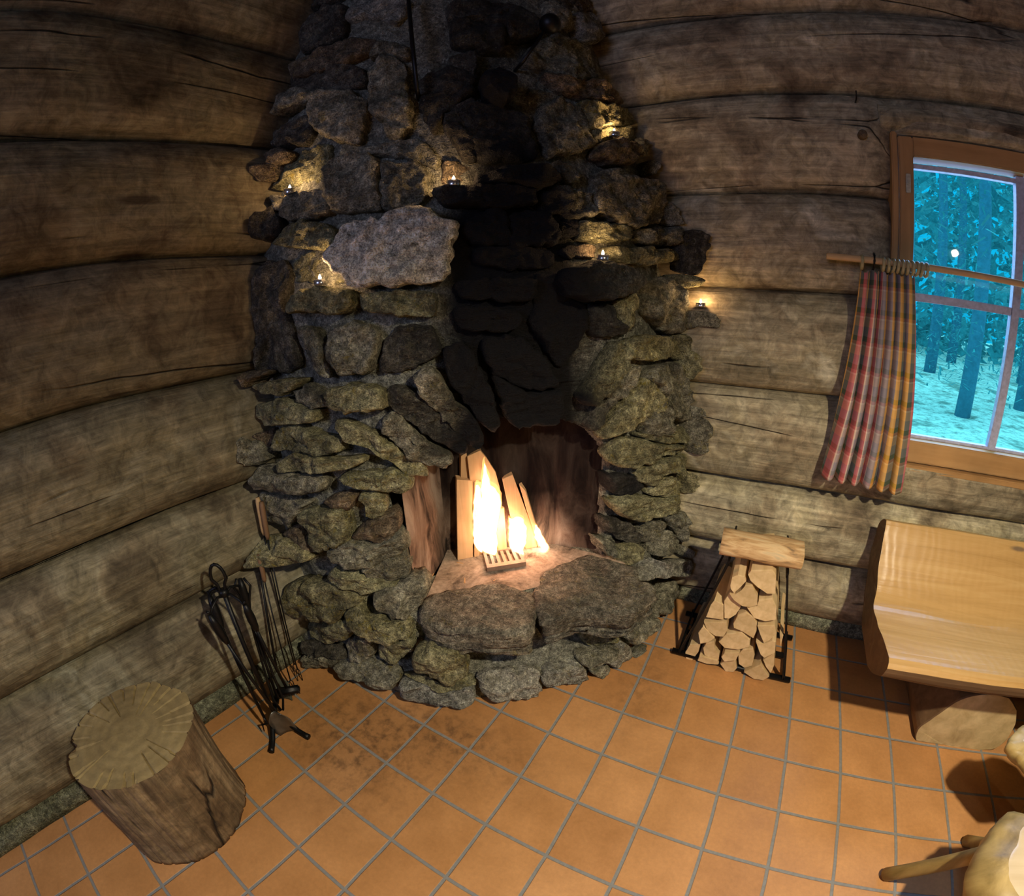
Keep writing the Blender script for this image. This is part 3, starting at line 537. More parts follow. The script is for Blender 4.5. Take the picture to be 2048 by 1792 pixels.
# ------------------------------------------------------------------ room shell
WX, WY = -.9, .59
XR, YB, CEIL = 3.4, -4.2, 3.25
def stain(co):
    x, y = co.x, co.y
    s = math.exp(-(((x+.36)/.30)**2+((y+.80)/.22)**2))+.7*math.exp(-(((x+.05)/.28)**2+((y+.58)/.12)**2))+.5*math.exp(-(((x-.42)/.10)**2+((y+.0)/.3)**2))
    return min(1, s*1.1)
bm = bmesh.new()
nx, ny = 110, 120
vs = [[bm.verts.new((-1.1+i*(XR+1.2)/nx, YB-.1+j*(.8-YB)/ny, 0)) for j in range(ny+1)] for i in range(nx+1)]
for i in range(nx):
    for j in range(ny): bm.faces.new((vs[i][j], vs[i+1][j], vs[i+1][j+1], vs[i][j+1]))
r = bmesh.ops.extrude_edge_only(bm, edges=[e for e in bm.edges if e.is_boundary])
for v in r['geom']:
    if isinstance(v, bmesh.types.BMVert): v.co.z = -.12
f = obj('floor', bm, TILES, smooth=False); attr(f, 'stain', stain); tag(f, kind='structure')
bm = bmesh.new(); box(bm, (-1.2, YB-.1, CEIL), (XR+.2, .9, CEIL+.12)); tag(obj('ceiling', bm, LOGD, smooth=False), kind='structure')
bm = bmesh.new(); box(bm, (XR, YB-.1, -.1), (XR+.12, .9, CEIL)); tag(obj('wall_east', bm, LOGD, smooth=False), kind='structure')
bm = bmesh.new(); box(bm, (-1.2, YB-.12, -.1), (XR+.1, YB, CEIL)); tag(obj('wall_south', bm, LOGD, smooth=False), kind='structure')

WIN = (1.10, 2.22, .85, 2.07)      # window hole: x0 x1 z0 z1
ZL = [.075, .50, .83, 1.22, 1.63, 2.02, 2.42, 2.80, 3.25]
ZR = [.055, .35, .67, 1.06, 1.455, 1.825, 2.235, 2.59, 2.95, 3.25]
def seam(k, side, s):  # where two logs meet, wandering a little along the wall
    Z = ZL if side == 'L' else ZR
    if k == 0 or k == len(Z)-1: return Z[k]
    return Z[k]+.014*noise.noise(Vector((s*1.3, k*7.3, 0 if side == 'L' else 50)))
def log_wall(side):
    par = empty('wall_left' if side == 'L' else 'wall_right', (WX, WY, 0)); tag(par, kind='structure')
    Z = ZL if side == 'L' else ZR
    lo, hi = (YB, WY+.02) if side == 'L' else (WX-.02, XR)
    for k in range(len(Z)-1):
        bm = bmesh.new(); nt_ = 22
        S = [lo+(hi-lo)*i/230 for i in range(231)]
        T = [-1+2*j/nt_ for j in range(nt_+1)]
        cut = side == 'R' and Z[k+1] > WIN[2] and Z[k] < WIN[3]
        if cut: S = sorted([s for s in S if min(abs(s-WIN[0]), abs(s-WIN[1])) > .012]+[WIN[0], WIN[1]])
        grid = {}
        for i, s in enumerate(S):
            a, b = seam(k, side, s), seam(k+1, side, s)
            for j, t in enumerate(T):
                z = a+(b-a)*(t+1)/2
                thick = .098*(1+.25*noise.noise(Vector((s*.8, k*3.1, 9))))
                bulge = thick*max(0, 1-abs(t)**2.6)**.55
                p = Vector((s*.9, z*5, k*5.0+(0 if side == 'L' else 40)))
                d = .009*fbm(p*1.4, 3)+.003*fbm(Vector((s*6, z*24, k)), 3)
                if cut:   # the ends are hewn back towards the window opening
                    for e in (WIN[0], WIN[1]):
                        q = abs(s-e)
                        if q < .09: bulge *= .55+.45*q/.09
                off = bulge+d-.038
                grid[i, j] = bm.verts.new((WX+off, s, z) if side == 'L' else (s, WY-off, z))
        for i in range(len(S)-1):
            sm = (S[i]+S[i+1])/2
            for j in range(nt_):
                zm = (grid[i, j].co.z+grid[i+1, j+1].co.z)/2
                if cut and WIN[0] < sm < WIN[1] and WIN[2] < zm < WIN[3]: continue
                bm.faces.new((grid[i, j], grid[i+1, j], grid[i+1, j+1], grid[i, j+1]))
        bmesh.ops.delete(bm, geom=[v for v in bm.verts if not v.link_faces], context='VERTS')
        ed = [e for e in bm.edges if e.is_boundary]
        r = bmesh.ops.extrude_edge_only(bm, edges=ed)
        for v in r['geom']:
            if isinstance(v, bmesh.types.BMVert):
                if side == 'L': v.co.x = WX-.14
                else: v.co.y = WY+.14
        for v in bm.verts: v.co -= Vector((WX, WY, 0))
        obj('log', bm, LOGL if side == 'L' else LOGR, par)
    # solid core behind the logs
    bm = bmesh.new()
    if side == 'L': box(bm, (WX-.20, YB, -.1), (WX-.05, WY+.2, CEIL))
    else:
        for a, b, c, d in ((WX-.2, WIN[0]-.02, -.1, CEIL), (WIN[1]+.02, XR, -.1, CEIL), (WIN[0]-.02, WIN[1]+.02, -.1, WIN[2]-.02), (WIN[0]-.02, WIN[1]+.02, WIN[3]+.02, CEIL)):
            box(bm, (a, WY+.05, c), (b, WY+.20, d))
    for v in bm.verts: v.co -= Vector((WX, WY, 0))
    obj('packing', bm, LOGL, par, smooth=False)
log_wall('L'); log_wall('R')
# low plinth below the logs
def plinth(name, lo, hi, ax):
    bm = bmesh.new(); n = 150; rows = []
    for i in range(n+1):
        s = lo+(hi-lo)*i/n
        prof = [(.0, 0), (.012, .0), (.008, .04), (.0, .062), (-.03, .078), (-.10, .08), (-.10, 0)]
        row = []
        for o, z in prof:
            o += .010*fbm(Vector((s*3, z*20, ax*9)), 3); zz = z+(.006*fbm(Vector((s*5, o, 2)), 2) if z > .03 else 0)
            row.append(bm.verts.new((WX+o+.012, s, zz) if ax == 1 else (s, WY-o-.012, zz)))
        rows.append(row)
    for a, b in zip(rows, rows[1:]):
        for k in range(len(a)-1): bm.faces.new((a[k], b[k], b[k+1], a[k+1]))
    tag(obj(name, bm, PLINTHM), kind='structure')
plinth('baseboard_left', YB, WY, 1); plinth('baseboard_right', WX, XR, 0)

# ------------------------------------------------------------------ window, rod, curtain
win = empty('window_1', (1.10, WY, .85)); tag(win, kind='structure')
def wpart(name, boxes, m, bev=.004, parent=win):
    bm = bmesh.new()
    for lo, hi in boxes: box(bm, lo, hi, bev)
    for v in bm.verts: v.co -= Vector(win.location)
    return obj(name, bm, m, parent, smooth=False)
x0, x1, z0, z1 = 1.125, 2.20, .862, 2.058
wpart('casing', [((1.095, WY-.045, z0-.02), (1.118, WY+.13, z1+.01)), ((2.207, WY-.045, z0-.02), (2.23, WY+.13, z1+.01))], PINE)
wpart('sill', [((1.095, WY-.055, z0-.03), (2.23, WY+.13, z0-.005))], PINEX)
wpart('frame', [((x0, WY-.03, z0), (x0+.055, WY+.06, z1)), ((x1-.055, WY-.03, z0), (x1, WY+.06, z1))], PINE)
wpart('frame_rail', [((x0+.055, WY-.029, z1-.075), (x1-.055, WY+.06, z1)), ((x0+.055, WY-.029, z0), (x1-.055, WY+.06, z0+.085))], PINEX)
sx0, sx1, sz0, sz1 = x0+.055, x1-.055, z0+.085, z1-.075
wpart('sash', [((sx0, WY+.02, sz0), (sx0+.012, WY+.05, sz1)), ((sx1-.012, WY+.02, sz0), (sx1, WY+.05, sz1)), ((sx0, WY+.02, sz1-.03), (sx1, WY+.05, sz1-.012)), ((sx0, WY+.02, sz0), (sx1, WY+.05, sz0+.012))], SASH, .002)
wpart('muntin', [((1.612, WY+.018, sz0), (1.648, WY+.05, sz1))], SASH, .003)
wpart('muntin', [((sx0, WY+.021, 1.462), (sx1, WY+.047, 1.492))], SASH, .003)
wpart('pane', [((sx0, WY+.034, sz0), (sx1, WY+.037, sz1))], GLASS, 0)
lt = wpart('latch', [((1.148, WY-.037, 1.845), (1.166, WY-.029, 1.915)), ((1.151, WY-.043, 1.872), (1.163, WY-.035, 1.888))], BRASS, .002)
bm = bmesh.new()   # hewn header log over the window
rows = []
for i in range(41):
    s = 1.06+1.2*i/40; row = []
    for k in range(13):
        a = PI*k/12; rr = .075+.006*fbm(Vector((s*4, k*.3, 1)), 3)
        row.append(bm.verts.new((s, WY+.02-rr*math.sin(a), 2.125-.058*math.cos(a)*1.05)))
    rows.append(row)
for a, b in zip(rows, rows[1:]):
    for k in range(12): bm.faces.new((a[k], b[k], b[k+1], a[k+1]))
for row in (rows[0], rows[-1]): bm.faces.new(row)
tag(obj('trim_1', bm, LOGR), kind='structure')

RY, RZ = .46, 1.575
rod = empty('curtain_rod', (.845, RY, RZ)); tag(rod, 'round pale wooden curtain rod held across the window by iron hooks', 'curtain rod')
bm = bmesh.new(); tube(bm, [(0, 0, .005), (1.6, 0, -.018)], .0115, 14); obj('pole', bm, ROD, rod)
for hx in (.165, 1.50):
    bm = bmesh.new(); P = [(hx, .10, -.05), (hx, .06, -.045), (hx, .02, -.035), (hx, -.015, -.022), (hx, -.020, .0), (hx, -.016, .018), (hx, -.004, .026)]
    tube(bm, P, .0045, 8); obj('hook', bm, IRON, rod)
ringx = [.125]+[.200+.0172*k for k in range(10)]
def rodz(x): return RZ+.005-.023*x/1.6
for i, rx in enumerate(ringx):
    bm = bmesh.new()
    R, r_ = .0215, .0058; g = []
    for a in range(20):
        A = 2*PI*a/20
        g.append([bm.verts.new((r_*math.cos(2*PI*b/8), (R+r_*math.sin(2*PI*b/8))*math.cos(A), (R+r_*math.sin(2*PI*b/8))*math.sin(A))) for b in range(8)])
    for a in range(20):
        for b in range(8): bm.faces.new((g[a][b], g[(a+1) % 20][b], g[(a+1) % 20][(b+1) % 8], g[a][(b+1) % 8]))
    o = obj('curtain_ring', bm, RINGM); o.location = (.845+rx, RY, rodz(rx)-.0105)
    o.rotation_euler = (0, .12*(random.random()-.5), .2*(random.random()-.5))
    if i == 0: tag(o, 'single wooden curtain ring hanging apart, left of the iron hook on the rod', 'curtain ring', 'wooden rings on the curtain rod')
    elif i == 10: tag(o, 'last wooden curtain ring of the bunch, nearest the window pane', 'curtain ring', 'wooden rings on the curtain rod')
    else: tag(o, 'wooden curtain ring pressed into the tight bunch right of the iron hook', 'curtain ring', 'bunched wooden rings')
# curtain
bm = bmesh.new(); uvl = bm.loops.layers.uv.new('UVMap')
nu, nv = 150, 60; G = {}
def fold(u): return math.sin(u*2*PI*6.3+.6)+.35*math.sin(u*2*PI*13.1+1.9)
arc = [0]
for j in range(nv+1):
    v = j/nv
    xa = .965+(.905-.965)*v+.01*math.sin(v*3); xb = 1.168+(1.250-1.168)*v
    amp = .016+.022*min(1, v*1.6)
    for i in range(nu+1):
        u = i/nu
        uu = u+.012*math.sin(v*4+u*9)
        x = xa+(xb-xa)*u+amp*.35*math.cos(uu*2*PI*6.3+.6)
        y = RY+.004+amp*fold(uu)*.8
        z = 1.545-.755*v-.02*u*v+.006*math.sin(u*40)*v-(.006*(1+math.cos(u*2*PI*11)) if j == 0 else 0)
        G[i, j] = bm.verts.new((x, y, z))
w_ = 0; U = {0: 0}
for i in range(nu):
    w_ += (G[i+1, nv//2].co-G[i, nv//2].co).length; U[i+1] = w_
for i in range(nu):
    for j in range(nv):
        fc = bm.faces.new((G[i, j], G[i+1, j], G[i+1, j+1], G[i, j+1]))
        for l, (a, b) in zip(fc.loops, ((i, j), (i+1, j), (i+1, j+1), (i, j+1))): l[uvl].uv = (U[a]/.125+.05, b/nv*.76/.098)
o = obj('curtain', bm, TARTAN)
sol = o.modifiers.new('cloth', 'SOLIDIFY'); sol.thickness = .0015
centre(o); tag(o, 'gathered checked curtain in pink, yellow, green and grey hanging from wooden rings', 'curtain')
# a knot stub and an iron nail in the log wall beside the window
bm = bmesh.new(); lathe(bm, [(.017, 0), (.017, .03), (.013, .036)], seg=16); o = obj('wall_peg', bm, STUMPSIDE); o.rotation_euler = (PI/2, 0, 0); o.location = (.985, WY-.052, 2.035)
tag(o, 'round grey wooden peg sticking out of the log wall by the window corner', 'peg')
bm = bmesh.new(); tube(bm, [(0, .05, 0), (0, 0, 0), (0, -.012, .006), (0, -.016, .03)], .003, 8); o = obj('wall_hook', bm, IRON); o.location = (.975, WY-.055, 2.175)
tag(o, 'small bent black iron nail in the log seam above the peg', 'hook')

# ------------------------------------------------------------------ fireplace
fp = empty('fireplace', (FC[0], FC[1], 0))
tag(fp, 'rounded corner fireplace of rough mortared fieldstones with a smoke-blackened arch and burning fire', 'fireplace')
FPO = Vector((FC[0], FC[1], 0))
def soot_dim(p):  # smoke stain by the arch; higher up, dimness put into the colour
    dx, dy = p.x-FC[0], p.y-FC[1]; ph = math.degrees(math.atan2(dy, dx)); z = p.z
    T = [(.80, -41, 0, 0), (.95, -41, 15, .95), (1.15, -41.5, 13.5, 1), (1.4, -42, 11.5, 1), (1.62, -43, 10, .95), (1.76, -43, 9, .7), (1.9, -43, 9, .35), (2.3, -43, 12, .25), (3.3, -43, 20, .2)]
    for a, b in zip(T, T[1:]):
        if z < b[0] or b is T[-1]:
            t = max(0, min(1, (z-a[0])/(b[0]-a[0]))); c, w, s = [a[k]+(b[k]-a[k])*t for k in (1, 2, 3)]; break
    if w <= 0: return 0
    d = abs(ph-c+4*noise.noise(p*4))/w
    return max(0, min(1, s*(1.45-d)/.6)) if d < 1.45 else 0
NV = Vector((math.cos(PHI0), math.sin(PHI0), 0)); TV = Vector((-NV.y, NV.x, 0))
def opening(t, z):   # inside the arched mouth
    t += .065
    if abs(t) > .405 or z < .378: return False
    return z < .78+.245*math.sqrt(max(0, 1-(t/.41)**2))
# mortar body
bm = bmesh.new(); NP, NZ = 230, 330
ph0, ph1 = math.radians(-100), math.radians(14); G = {}
zs = sorted([i*CEIL/NZ for i in range(NZ+1)]+[.372, .378])
for i in range(NP+1):
    ph = ph0+(ph1-ph0)*i/NP
    for j, z in enumerate(zs):
        R = body_radius(z, ph)
        p = Vector((math.cos(ph), math.sin(ph), 0))
        R += .012*fbm(Vector((p.x*6, p.y*6, z*6)), 4)
        G[i, j] = bm.verts.new(Vector((p.x*R, p.y*R, z)))
for i in range(NP):
    for j in range(len(zs)-1):
        c = (G[i, j].co+G[i+1, j+1].co)/2
        if opening(c.dot(TV), c.z): continue
        bm.faces.new((G[i, j], G[i+1, j], G[i+1, j+1], G[i, j+1]))
bmesh.ops.delete(bm, geom=[v for v in bm.verts if not v.link_faces], context='VERTS')
ed = [e for e in bm.edges if e.is_boundary and all(.3 < v.co.z < 1.2 and abs(v.co.dot(TV)+.065) < .46 for v in e.verts)]
r = bmesh.ops.extrude_edge_only(bm, edges=ed)
for v in r['geom']:
    if isinstance(v, bmesh.types.BMVert): v.co -= NV*.10
o = obj('mortar_body', bm, ROCK['mortar'], fp); attr(o, 'soot', lambda c: soot_dim(c+FPO))
# firebox
def quadgrid(bm, a, b, c, d, n, amp, seed, name_flat=False):
    a, b, c, d = map(Vector, (a, b, c, d)); g = {}
    nrm = (b-a).cross(d-a).normalized()
    for i in range(n+1):
        for j in range(n+1):
            p = a.lerp(b, i/n).lerp(d.lerp(c, i/n), j/n)
            e = min(i, n-i, j, n-j)/n
            p = p+nrm*amp*(.25 if name_flat else 1)*fbm(p*5+Vector((seed, 0, 0)), 4)*min(1, e*6)
            g[i, j] = bm.verts.new(p)
    for i in range(n):
        for j in range(n): bm.faces.new((g[i, j], g[i+1, j], g[i+1, j+1], g[i, j+1]))
def F(t, n, z): return TV*t+NV*n+Vector((0, 0, z))   # local firebox frame, from the fireplace axis
off = -FPO.dot(NV); ot = -FPO.dot(TV)
LFt, LFn = -.515+ot, -.02+off; LBt, LBn = -.345+ot, -.323+off; RBt, RBn = .098+ot, -.202+off; RFt, RFn = .335+ot, -.045+off
zf, zt = .374, 1.13
LF0, LB0, RB0, RF0 = F(LFt, LFn, zf), F(LBt, LBn, zf), F(RBt, RBn, zf), F(RFt, RFn, zf)
up = Vector((0, 0, zt-zf))
lean = Vector((0, 0, 0))
def fbpart(name, quads, soot, m=None):  # soot mask: smoke black, with firelight fall-off up the walls painted in
    bm = bmesh.new()
    for k, q in enumerate(quads): quadgrid(bm, *q, 34, .02, k*3.1, name == 'firebox_floor')
    o = obj(name, bm, m or FIREB, fp); attr(o, 'soot', soot); return o
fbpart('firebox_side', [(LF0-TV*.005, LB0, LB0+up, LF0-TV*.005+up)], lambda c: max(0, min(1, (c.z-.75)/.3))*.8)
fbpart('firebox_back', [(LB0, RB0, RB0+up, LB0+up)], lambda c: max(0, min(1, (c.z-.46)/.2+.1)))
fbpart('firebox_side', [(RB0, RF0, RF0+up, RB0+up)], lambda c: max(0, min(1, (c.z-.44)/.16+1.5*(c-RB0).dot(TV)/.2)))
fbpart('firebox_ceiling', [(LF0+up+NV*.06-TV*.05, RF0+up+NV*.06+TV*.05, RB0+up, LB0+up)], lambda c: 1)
ext = [LF0+NV*.03-TV*.03, RF0+NV*.03+TV*.05]
fbpart('firebox_floor', [(F(LFt-.01, LFn+.085, .383), F(RFt-.0, RFn+.10, .383), RB0+Vector((0, 0, .009)), LB0+Vector((0, 0, .009)))], lambda c: 0, FIREF)

def make_stone(name, mat, bulge, pts, parent):
    P = [Vector(p)/1000-FPO for p in pts]
    cen = sum(P, Vector())/len(P)
    per = sum((P[i]-P[i-1]).length for i in range(len(P)))
    n = max(36, min(84, int(per/.0125)))
    out = smooth_loop(P, n)
    rad = Vector((cen.x, cen.y, 0)).normalized()
    nrm = Vector()
    for i in range(len(out)): nrm += (out[i-1]-cen).cross(out[i]-cen)
    nrm.normalize()
    if nrm.dot(rad) < 0: nrm = -nrm
    if nrm.dot(rad) < .55: nrm = (nrm+rad*1.2).normalized()
    nrm = (nrm+rad).normalized()
    seed = Vector((cen.x*37, cen.y*51, cen.z*43))
    size = per/PI
    # a craggy edge
    out2 = []
    for p in out:
        d = (p-cen); a = noise.noise(p*34+seed)*.014*min(1, size/.12)+noise.noise(p*95+seed)*.005
        out2.append(p+d.normalized()*a)
    bm = bmesh.new(); rings = []
    K = 11 if size > .12 else 9
    prof = [(.86, -.075), (.97, -.035), (1.0, -.008), (.985, .25*bulge), (.95, .55*bulge), (.89, .78*bulge)]
    for k in range(1, K): 
        s = .89*(1-k/K); prof.append((s, bulge*(.82+.22*(k/K)**.7)))
    for s, h in prof:
        ring = []
        for p in out2:
            q = cen+(p-cen)*s+nrm*h
            if h > 0:
                w = min(1, h/(.6*bulge+1e-6))
                strat = math.sin(q.z*150+7*noise.noise(q*9+seed))*.0016
                rid = abs(noise.noise(q*14+seed))
                dd = .030*min(1, size/.14)*(fbm(q*12+seed, 5))*.8-.022*max(0, .12-rid)*2.4+strat*1.5
                q = q+nrm*dd*w+(p-cen).normalized()*.004*noise.noise(q*60+seed)*w*s
            ring.append(bm.verts.new(q))
        rings.append(ring)
    for a, b in zip(rings, rings[1:]):
        m = len(a)
        for i in range(m): bm.faces.new((a[i], a[(i+1) % m], b[(i+1) % m], b[i]))
    v = bm.verts.new(cen+nrm*bulge*1.04+nrm*.018*fbm(cen*11+seed, 4)*min(1, size/.14))
    m = len(rings[-1])
    for i in range(m): bm.faces.new((rings[-1][i], rings[-1][(i+1) % m], v))
    bm.faces.new(rings[0][::-1])
    o = obj(name, bm, ROCK[mat], parent)
    attr(o, 'soot', lambda c: soot_dim(c+FPO)*(.25 if mat == 'white' else 1))
    centre(o); return o
labels = {'white': 'big pale whitish boulder with dark specks', 'pale': 'paler grey stone', 'black': 'soot-blackened stone', 'lichen': 'stone flecked with yellow-green lichen'}
for name, mat, bulge, pts in STONES:
    o = make_stone(name, mat, bulge, pts, fp)
    if mat in labels: o['label'] = labels[mat]
# the chimney goes on with the same stones up to the roof
for k in range(34):
    a = math.radians(-88+13.5*(k % 7)+random.uniform(-3, 3)); z = 2.60+.125*(k//7)+random.uniform(-.02, .02)
    if z < 2.66 and -60 < math.degrees(a) < -24: z += .05
    P = []
    for j in range(8):
        t = 2*PI*j/8; aa = a+.125*math.cos(t)*random.uniform(.8, 1); zz = z+.055*math.sin(t)*random.uniform(.8, 1.1)
        R = body_radius(zz, aa)+.025; P.append([(FC[0]+R*math.cos(aa))*1000, (FC[1]+R*math.sin(aa))*1000, zz*1000])
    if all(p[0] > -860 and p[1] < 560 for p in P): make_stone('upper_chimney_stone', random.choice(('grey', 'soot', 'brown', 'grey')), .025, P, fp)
def make_slab(pts, thick, name, parent):
    P = [Vector(p)/1000-FPO+Vector((0, 0, .008)) for p in pts]; cen = sum(P, Vector())/len(P)
    out = smooth_loop(P, 96); bm = bmesh.new(); rings = []
    seed = Vector((cen.x*30, cen.y*20, 0))
    prof = [(.88, -thick), (.96, -thick*.97), (.985, -thick*.8), (1.0, -thick*.55), (1.005, -thick*.3), (.995, -.012), (.975, -.003)]+[(.975*(1-k/16), .002) for k in range(1, 16)]
    for k, (s, h) in enumerate(prof):
        ring = []
        for p in out:
            d = (p-cen); q = cen+d*s+Vector((0, 0, h))
            if k < 7: q += d.normalized()*(.014*fbm(Vector((q.x*9, q.y*9, q.z*40))+seed, 4)+.006*math.sin(q.z*170+5*noise.noise(q*10)))
            q.z += .012*fbm(q*7+seed, 4)+(.006*fbm(q*24, 3))
            ring.append(bm.verts.new(q))
        rings.append(ring)
    for a, b in zip(rings, rings[1:]):
        for i in range(96): bm.faces.new((a[i], a[(i+1) % 96], b[(i+1) % 96], b[i]))
    v = bm.verts.new(cen+Vector((0, 0, .004)))
    for i in range(96): bm.faces.new((rings[-1][i], rings[-1][(i+1) % 96], v))
    bm.faces.new(rings[0][::-1])
    o = obj(name, bm, ROCK['slab'], parent); attr(o, 'soot', lambda c: 0); centre(o); return o
for s_ in SLABS:
    o = make_slab(s_, .085, 'hearth_slab', fp); o['label'] = 'large flat hearth slab in front of the fire'
# a thinner course of slabs under the hearth
for s_ in SLABS:
    c = [sum(p[k] for p in s_)/len(s_) for k in range(3)]
    q = [[c[0]+(p[0]-c[0])*.97, c[1]+(p[1]-c[1])*.97, 296] for p in s_]
    o = make_slab(q, .03, 'under_slab', fp)

def along(phi_deg, r, z): a = math.radians(phi_deg); return Vector((FC[0]+math.cos(a)*r, FC[1]+math.sin(a)*r, z))
# ironwork fixed in the chimney
bm = bmesh.new()
A = Vector((-.029, .056, 2.319))-FPO; B = Vector((-.071, -.03, 2.166))-FPO
dirn = Vector((.75, -.6, 0)).normalized()
tube(bm, [A+dirn*.05, A*.5+B*.5+dirn*.045, B+dirn*.03, B-dirn*.06], .006, 8)
r_ = bmesh.ops.create_uvsphere(bm, u_segments=16, v_segments=10, radius=.036)['verts']
for v in r_: v.co += A+dirn*.06
o = obj('damper_handle', bm, IRON, fp); o['label'] = 'black iron damper rod with a round knob'
bm = bmesh.new(); A = Vector((-.368, -.216, 2.445))-FPO; B = Vector((-.279, -.275, 2.041))-FPO
d2 = Vector((.6, -.8, 0)); tube(bm, [A+d2*.03, A.lerp(B, .5)+d2*.035, B+d2*.03, B-d2*.05], .007, 8)
o = obj('iron_rod', bm, IRON, fp); o['label'] = 'thin dark iron rod let into the chimney'

# ------------------------------------------------------------------ fire
gr = empty('fire_grate', (-.215, -.006, .387)); tag(gr, 'small slotted cast iron ash grate lying on the hearth before the flames', 'grate')
ga, gb, gc, gd = Vector((-.222, -.115, 0)), Vector((-.110, -.005, 0)), Vector((-.198, .085, 0)), Vector((-.315, -.012, 0))
bm = bmesh.new(); G0 = Vector((-.215, -.006, 0))
def gp(u, v, z): return ga.lerp(gb, u).lerp(gd.lerp(gc, u), v)-G0+Vector((0, 0, z))
def gbox(u0, u1, v0, v1, za, zb):
    vs = [bm.verts.new(gp(u, v, z)) for z in (za, zb) for u, v in ((u0, v0), (u1, v0), (u1, v1), (u0, v1))]
    for f_ in ((0, 1, 2, 3), (4, 5, 6, 7), (0, 1, 5, 4), (1, 2, 6, 5), (2, 3, 7, 6), (3, 0, 4, 7)): bm.faces.new([vs[k] for k in f_])
gbox(0, 1, 0, .18, 0, .02); gbox(0, 1, .86, 1, 0, .02)
for k in range(7):
    u = k/6*.92; gbox(u, u+.08, .18, .86, .0, .018)
obj('slotted_plate', bm, CASTI, gr, smooth=False)
splitlab = ['upright split log with straight grain standing left of the flames', 'tall split log leaning at the back left of the fire', 'widest split log leaning behind the tall flame', 'narrow split log between the left log and the flame', 'split log standing right in front of the tall flame', 'split log leaning left behind the right-hand flame', 'thin charred stick leaning along the outer edge of the fire']
thk = [.05, .04, .03, .02, .022, .035, .012]
for q, lab, tk in zip(SPLITS, splitlab, thk):
    P = [Vector(p)/1000 for p in q]
    lo = min(p.z for p in P)
    P = [Vector((p.x, p.y, .384)) if p.z-lo < .06 else p for p in P]
    c = sum(P, Vector())/len(P); bm = bmesh.new()
    fr = [bm.verts.new(p-c) for p in P]; m = len(fr)
    mid = [bm.verts.new((p-c)*.99-NV*tk*.5+TV*.004) for p in P]
    bk = [bm.verts.new(Vector(((p-c).x*.7, (p-c).y*.7, (p-c).z))-NV*tk) for p in P]
    bm.faces.new(fr)
    for a, b in ((fr, mid), (mid, bk)):
        for i in range(m): bm.faces.new((a[i], a[(i+1) % m], b[(i+1) % m], b[i]))
    bm.faces.new(bk[::-1])
    bmesh.ops.bevel(bm, geom=bm.edges[:], offset=.0012, segments=1, affect='EDGES')
    o = obj('split_log', bm, BURNW, smooth=False); o.location = c; tag(o, lab, 'firewood', 'split logs burning in the fireplace')
def tongue(pts, m, name, shrink, parent, base):
    P = [Vector(p)/1000-base for p in pts]; c = sum(P, Vector())/len(P)
    lo = min(p.z for p in P); bm = bmesh.new()
    out = smooth_loop(P, 60); rings = []
    for k in range(-6, 7):
        a = k/6; s = math.sqrt(max(0.02, 1-a*a))
        ring = []
        for p in out:
            q = Vector((c.x+(p.x-c.x)*s*shrink, c.y+(p.y-c.y)*s*shrink, lo+(p.z-lo)*(.25+.75*s)*(.45+.55*shrink)))
            wid = .045*shrink*(1-.75*min(1, (q.z-lo)/.35))
            q += NV*a*wid+Vector((.004*noise.noise(q*60), .004*noise.noise(q*61), .003*noise.noise(q*50)))
            ring.append(bm.verts.new(q))
        rings.append(ring)
    for a, b in zip(rings, rings[1:]):
        for i in range(60): bm.faces.new((a[i], a[(i+1) % 60], b[(i+1) % 60], b[i]))
    bm.faces.new(rings[0][::-1]); bm.faces.new(rings[-1])
    return obj(name, bm, m, parent)
fl_lab = ['tall white-hot flame rising in the middle of the fire', 'broad low flame burning before the right-hand split log', 'small flame licking up the right edge of the fire', 'thin flame between the two left split logs']
for q, lab in zip(FLAMES, fl_lab):
    c = sum((Vector(p)/1000 for p in q), Vector())/len(q); e = empty('flame', c); tag(e, lab, 'flame', 'flames of the hearth fire')
    
    if lab[0:4] != 'thin': tongue(q, FLAME_CORE, 'flame_core', .80, e, c)
    tongue(q, FLAME_MID, 'flame_body', .97, e, c); tongue(q, FLAME_OUT, 'flame_fringe', 1.10, e, c)
def lamp(name, loc, power, col, size=.03):
    l = bpy.data.lights.new(name, 'POINT'); l.energy = power; l.color = col; l.shadow_soft_size = size
    o = bpy.data.objects.new(name, l); C.objects.link(o); o.location = loc; return o
lamp('fire_glow', (-.20, .02, .53), 2.8, (1, .42, .22), .05)
lamp('fire_glow', (-.125, .10, .45), .6, (1, .42, .22), .04)
# wood chips on the hearth
for (x, y, ln, a) in ((-.36, -.11, .03, .3), (-.27, -.20, .035, 2.2), (-.40, -.05, .02, 1.0), (-.12, .06, .025, .6), (-.40, -.24, .04, 2.0), (-.17, -.14, .02, 1.2)):
    bm = bmesh.new(); box(bm, (-ln/2, -.0025, -.001), (ln/2, .0025, .002), .0008); o = obj('wood_chip', bm, BARK, smooth=False); o.location = (x, y, .381); o.rotation_euler = (0, 0, a)
    tag(o, 'tiny dark splinter of wood lying on the hearth floor', 'wood chip', 'splinters on the hearth floor')

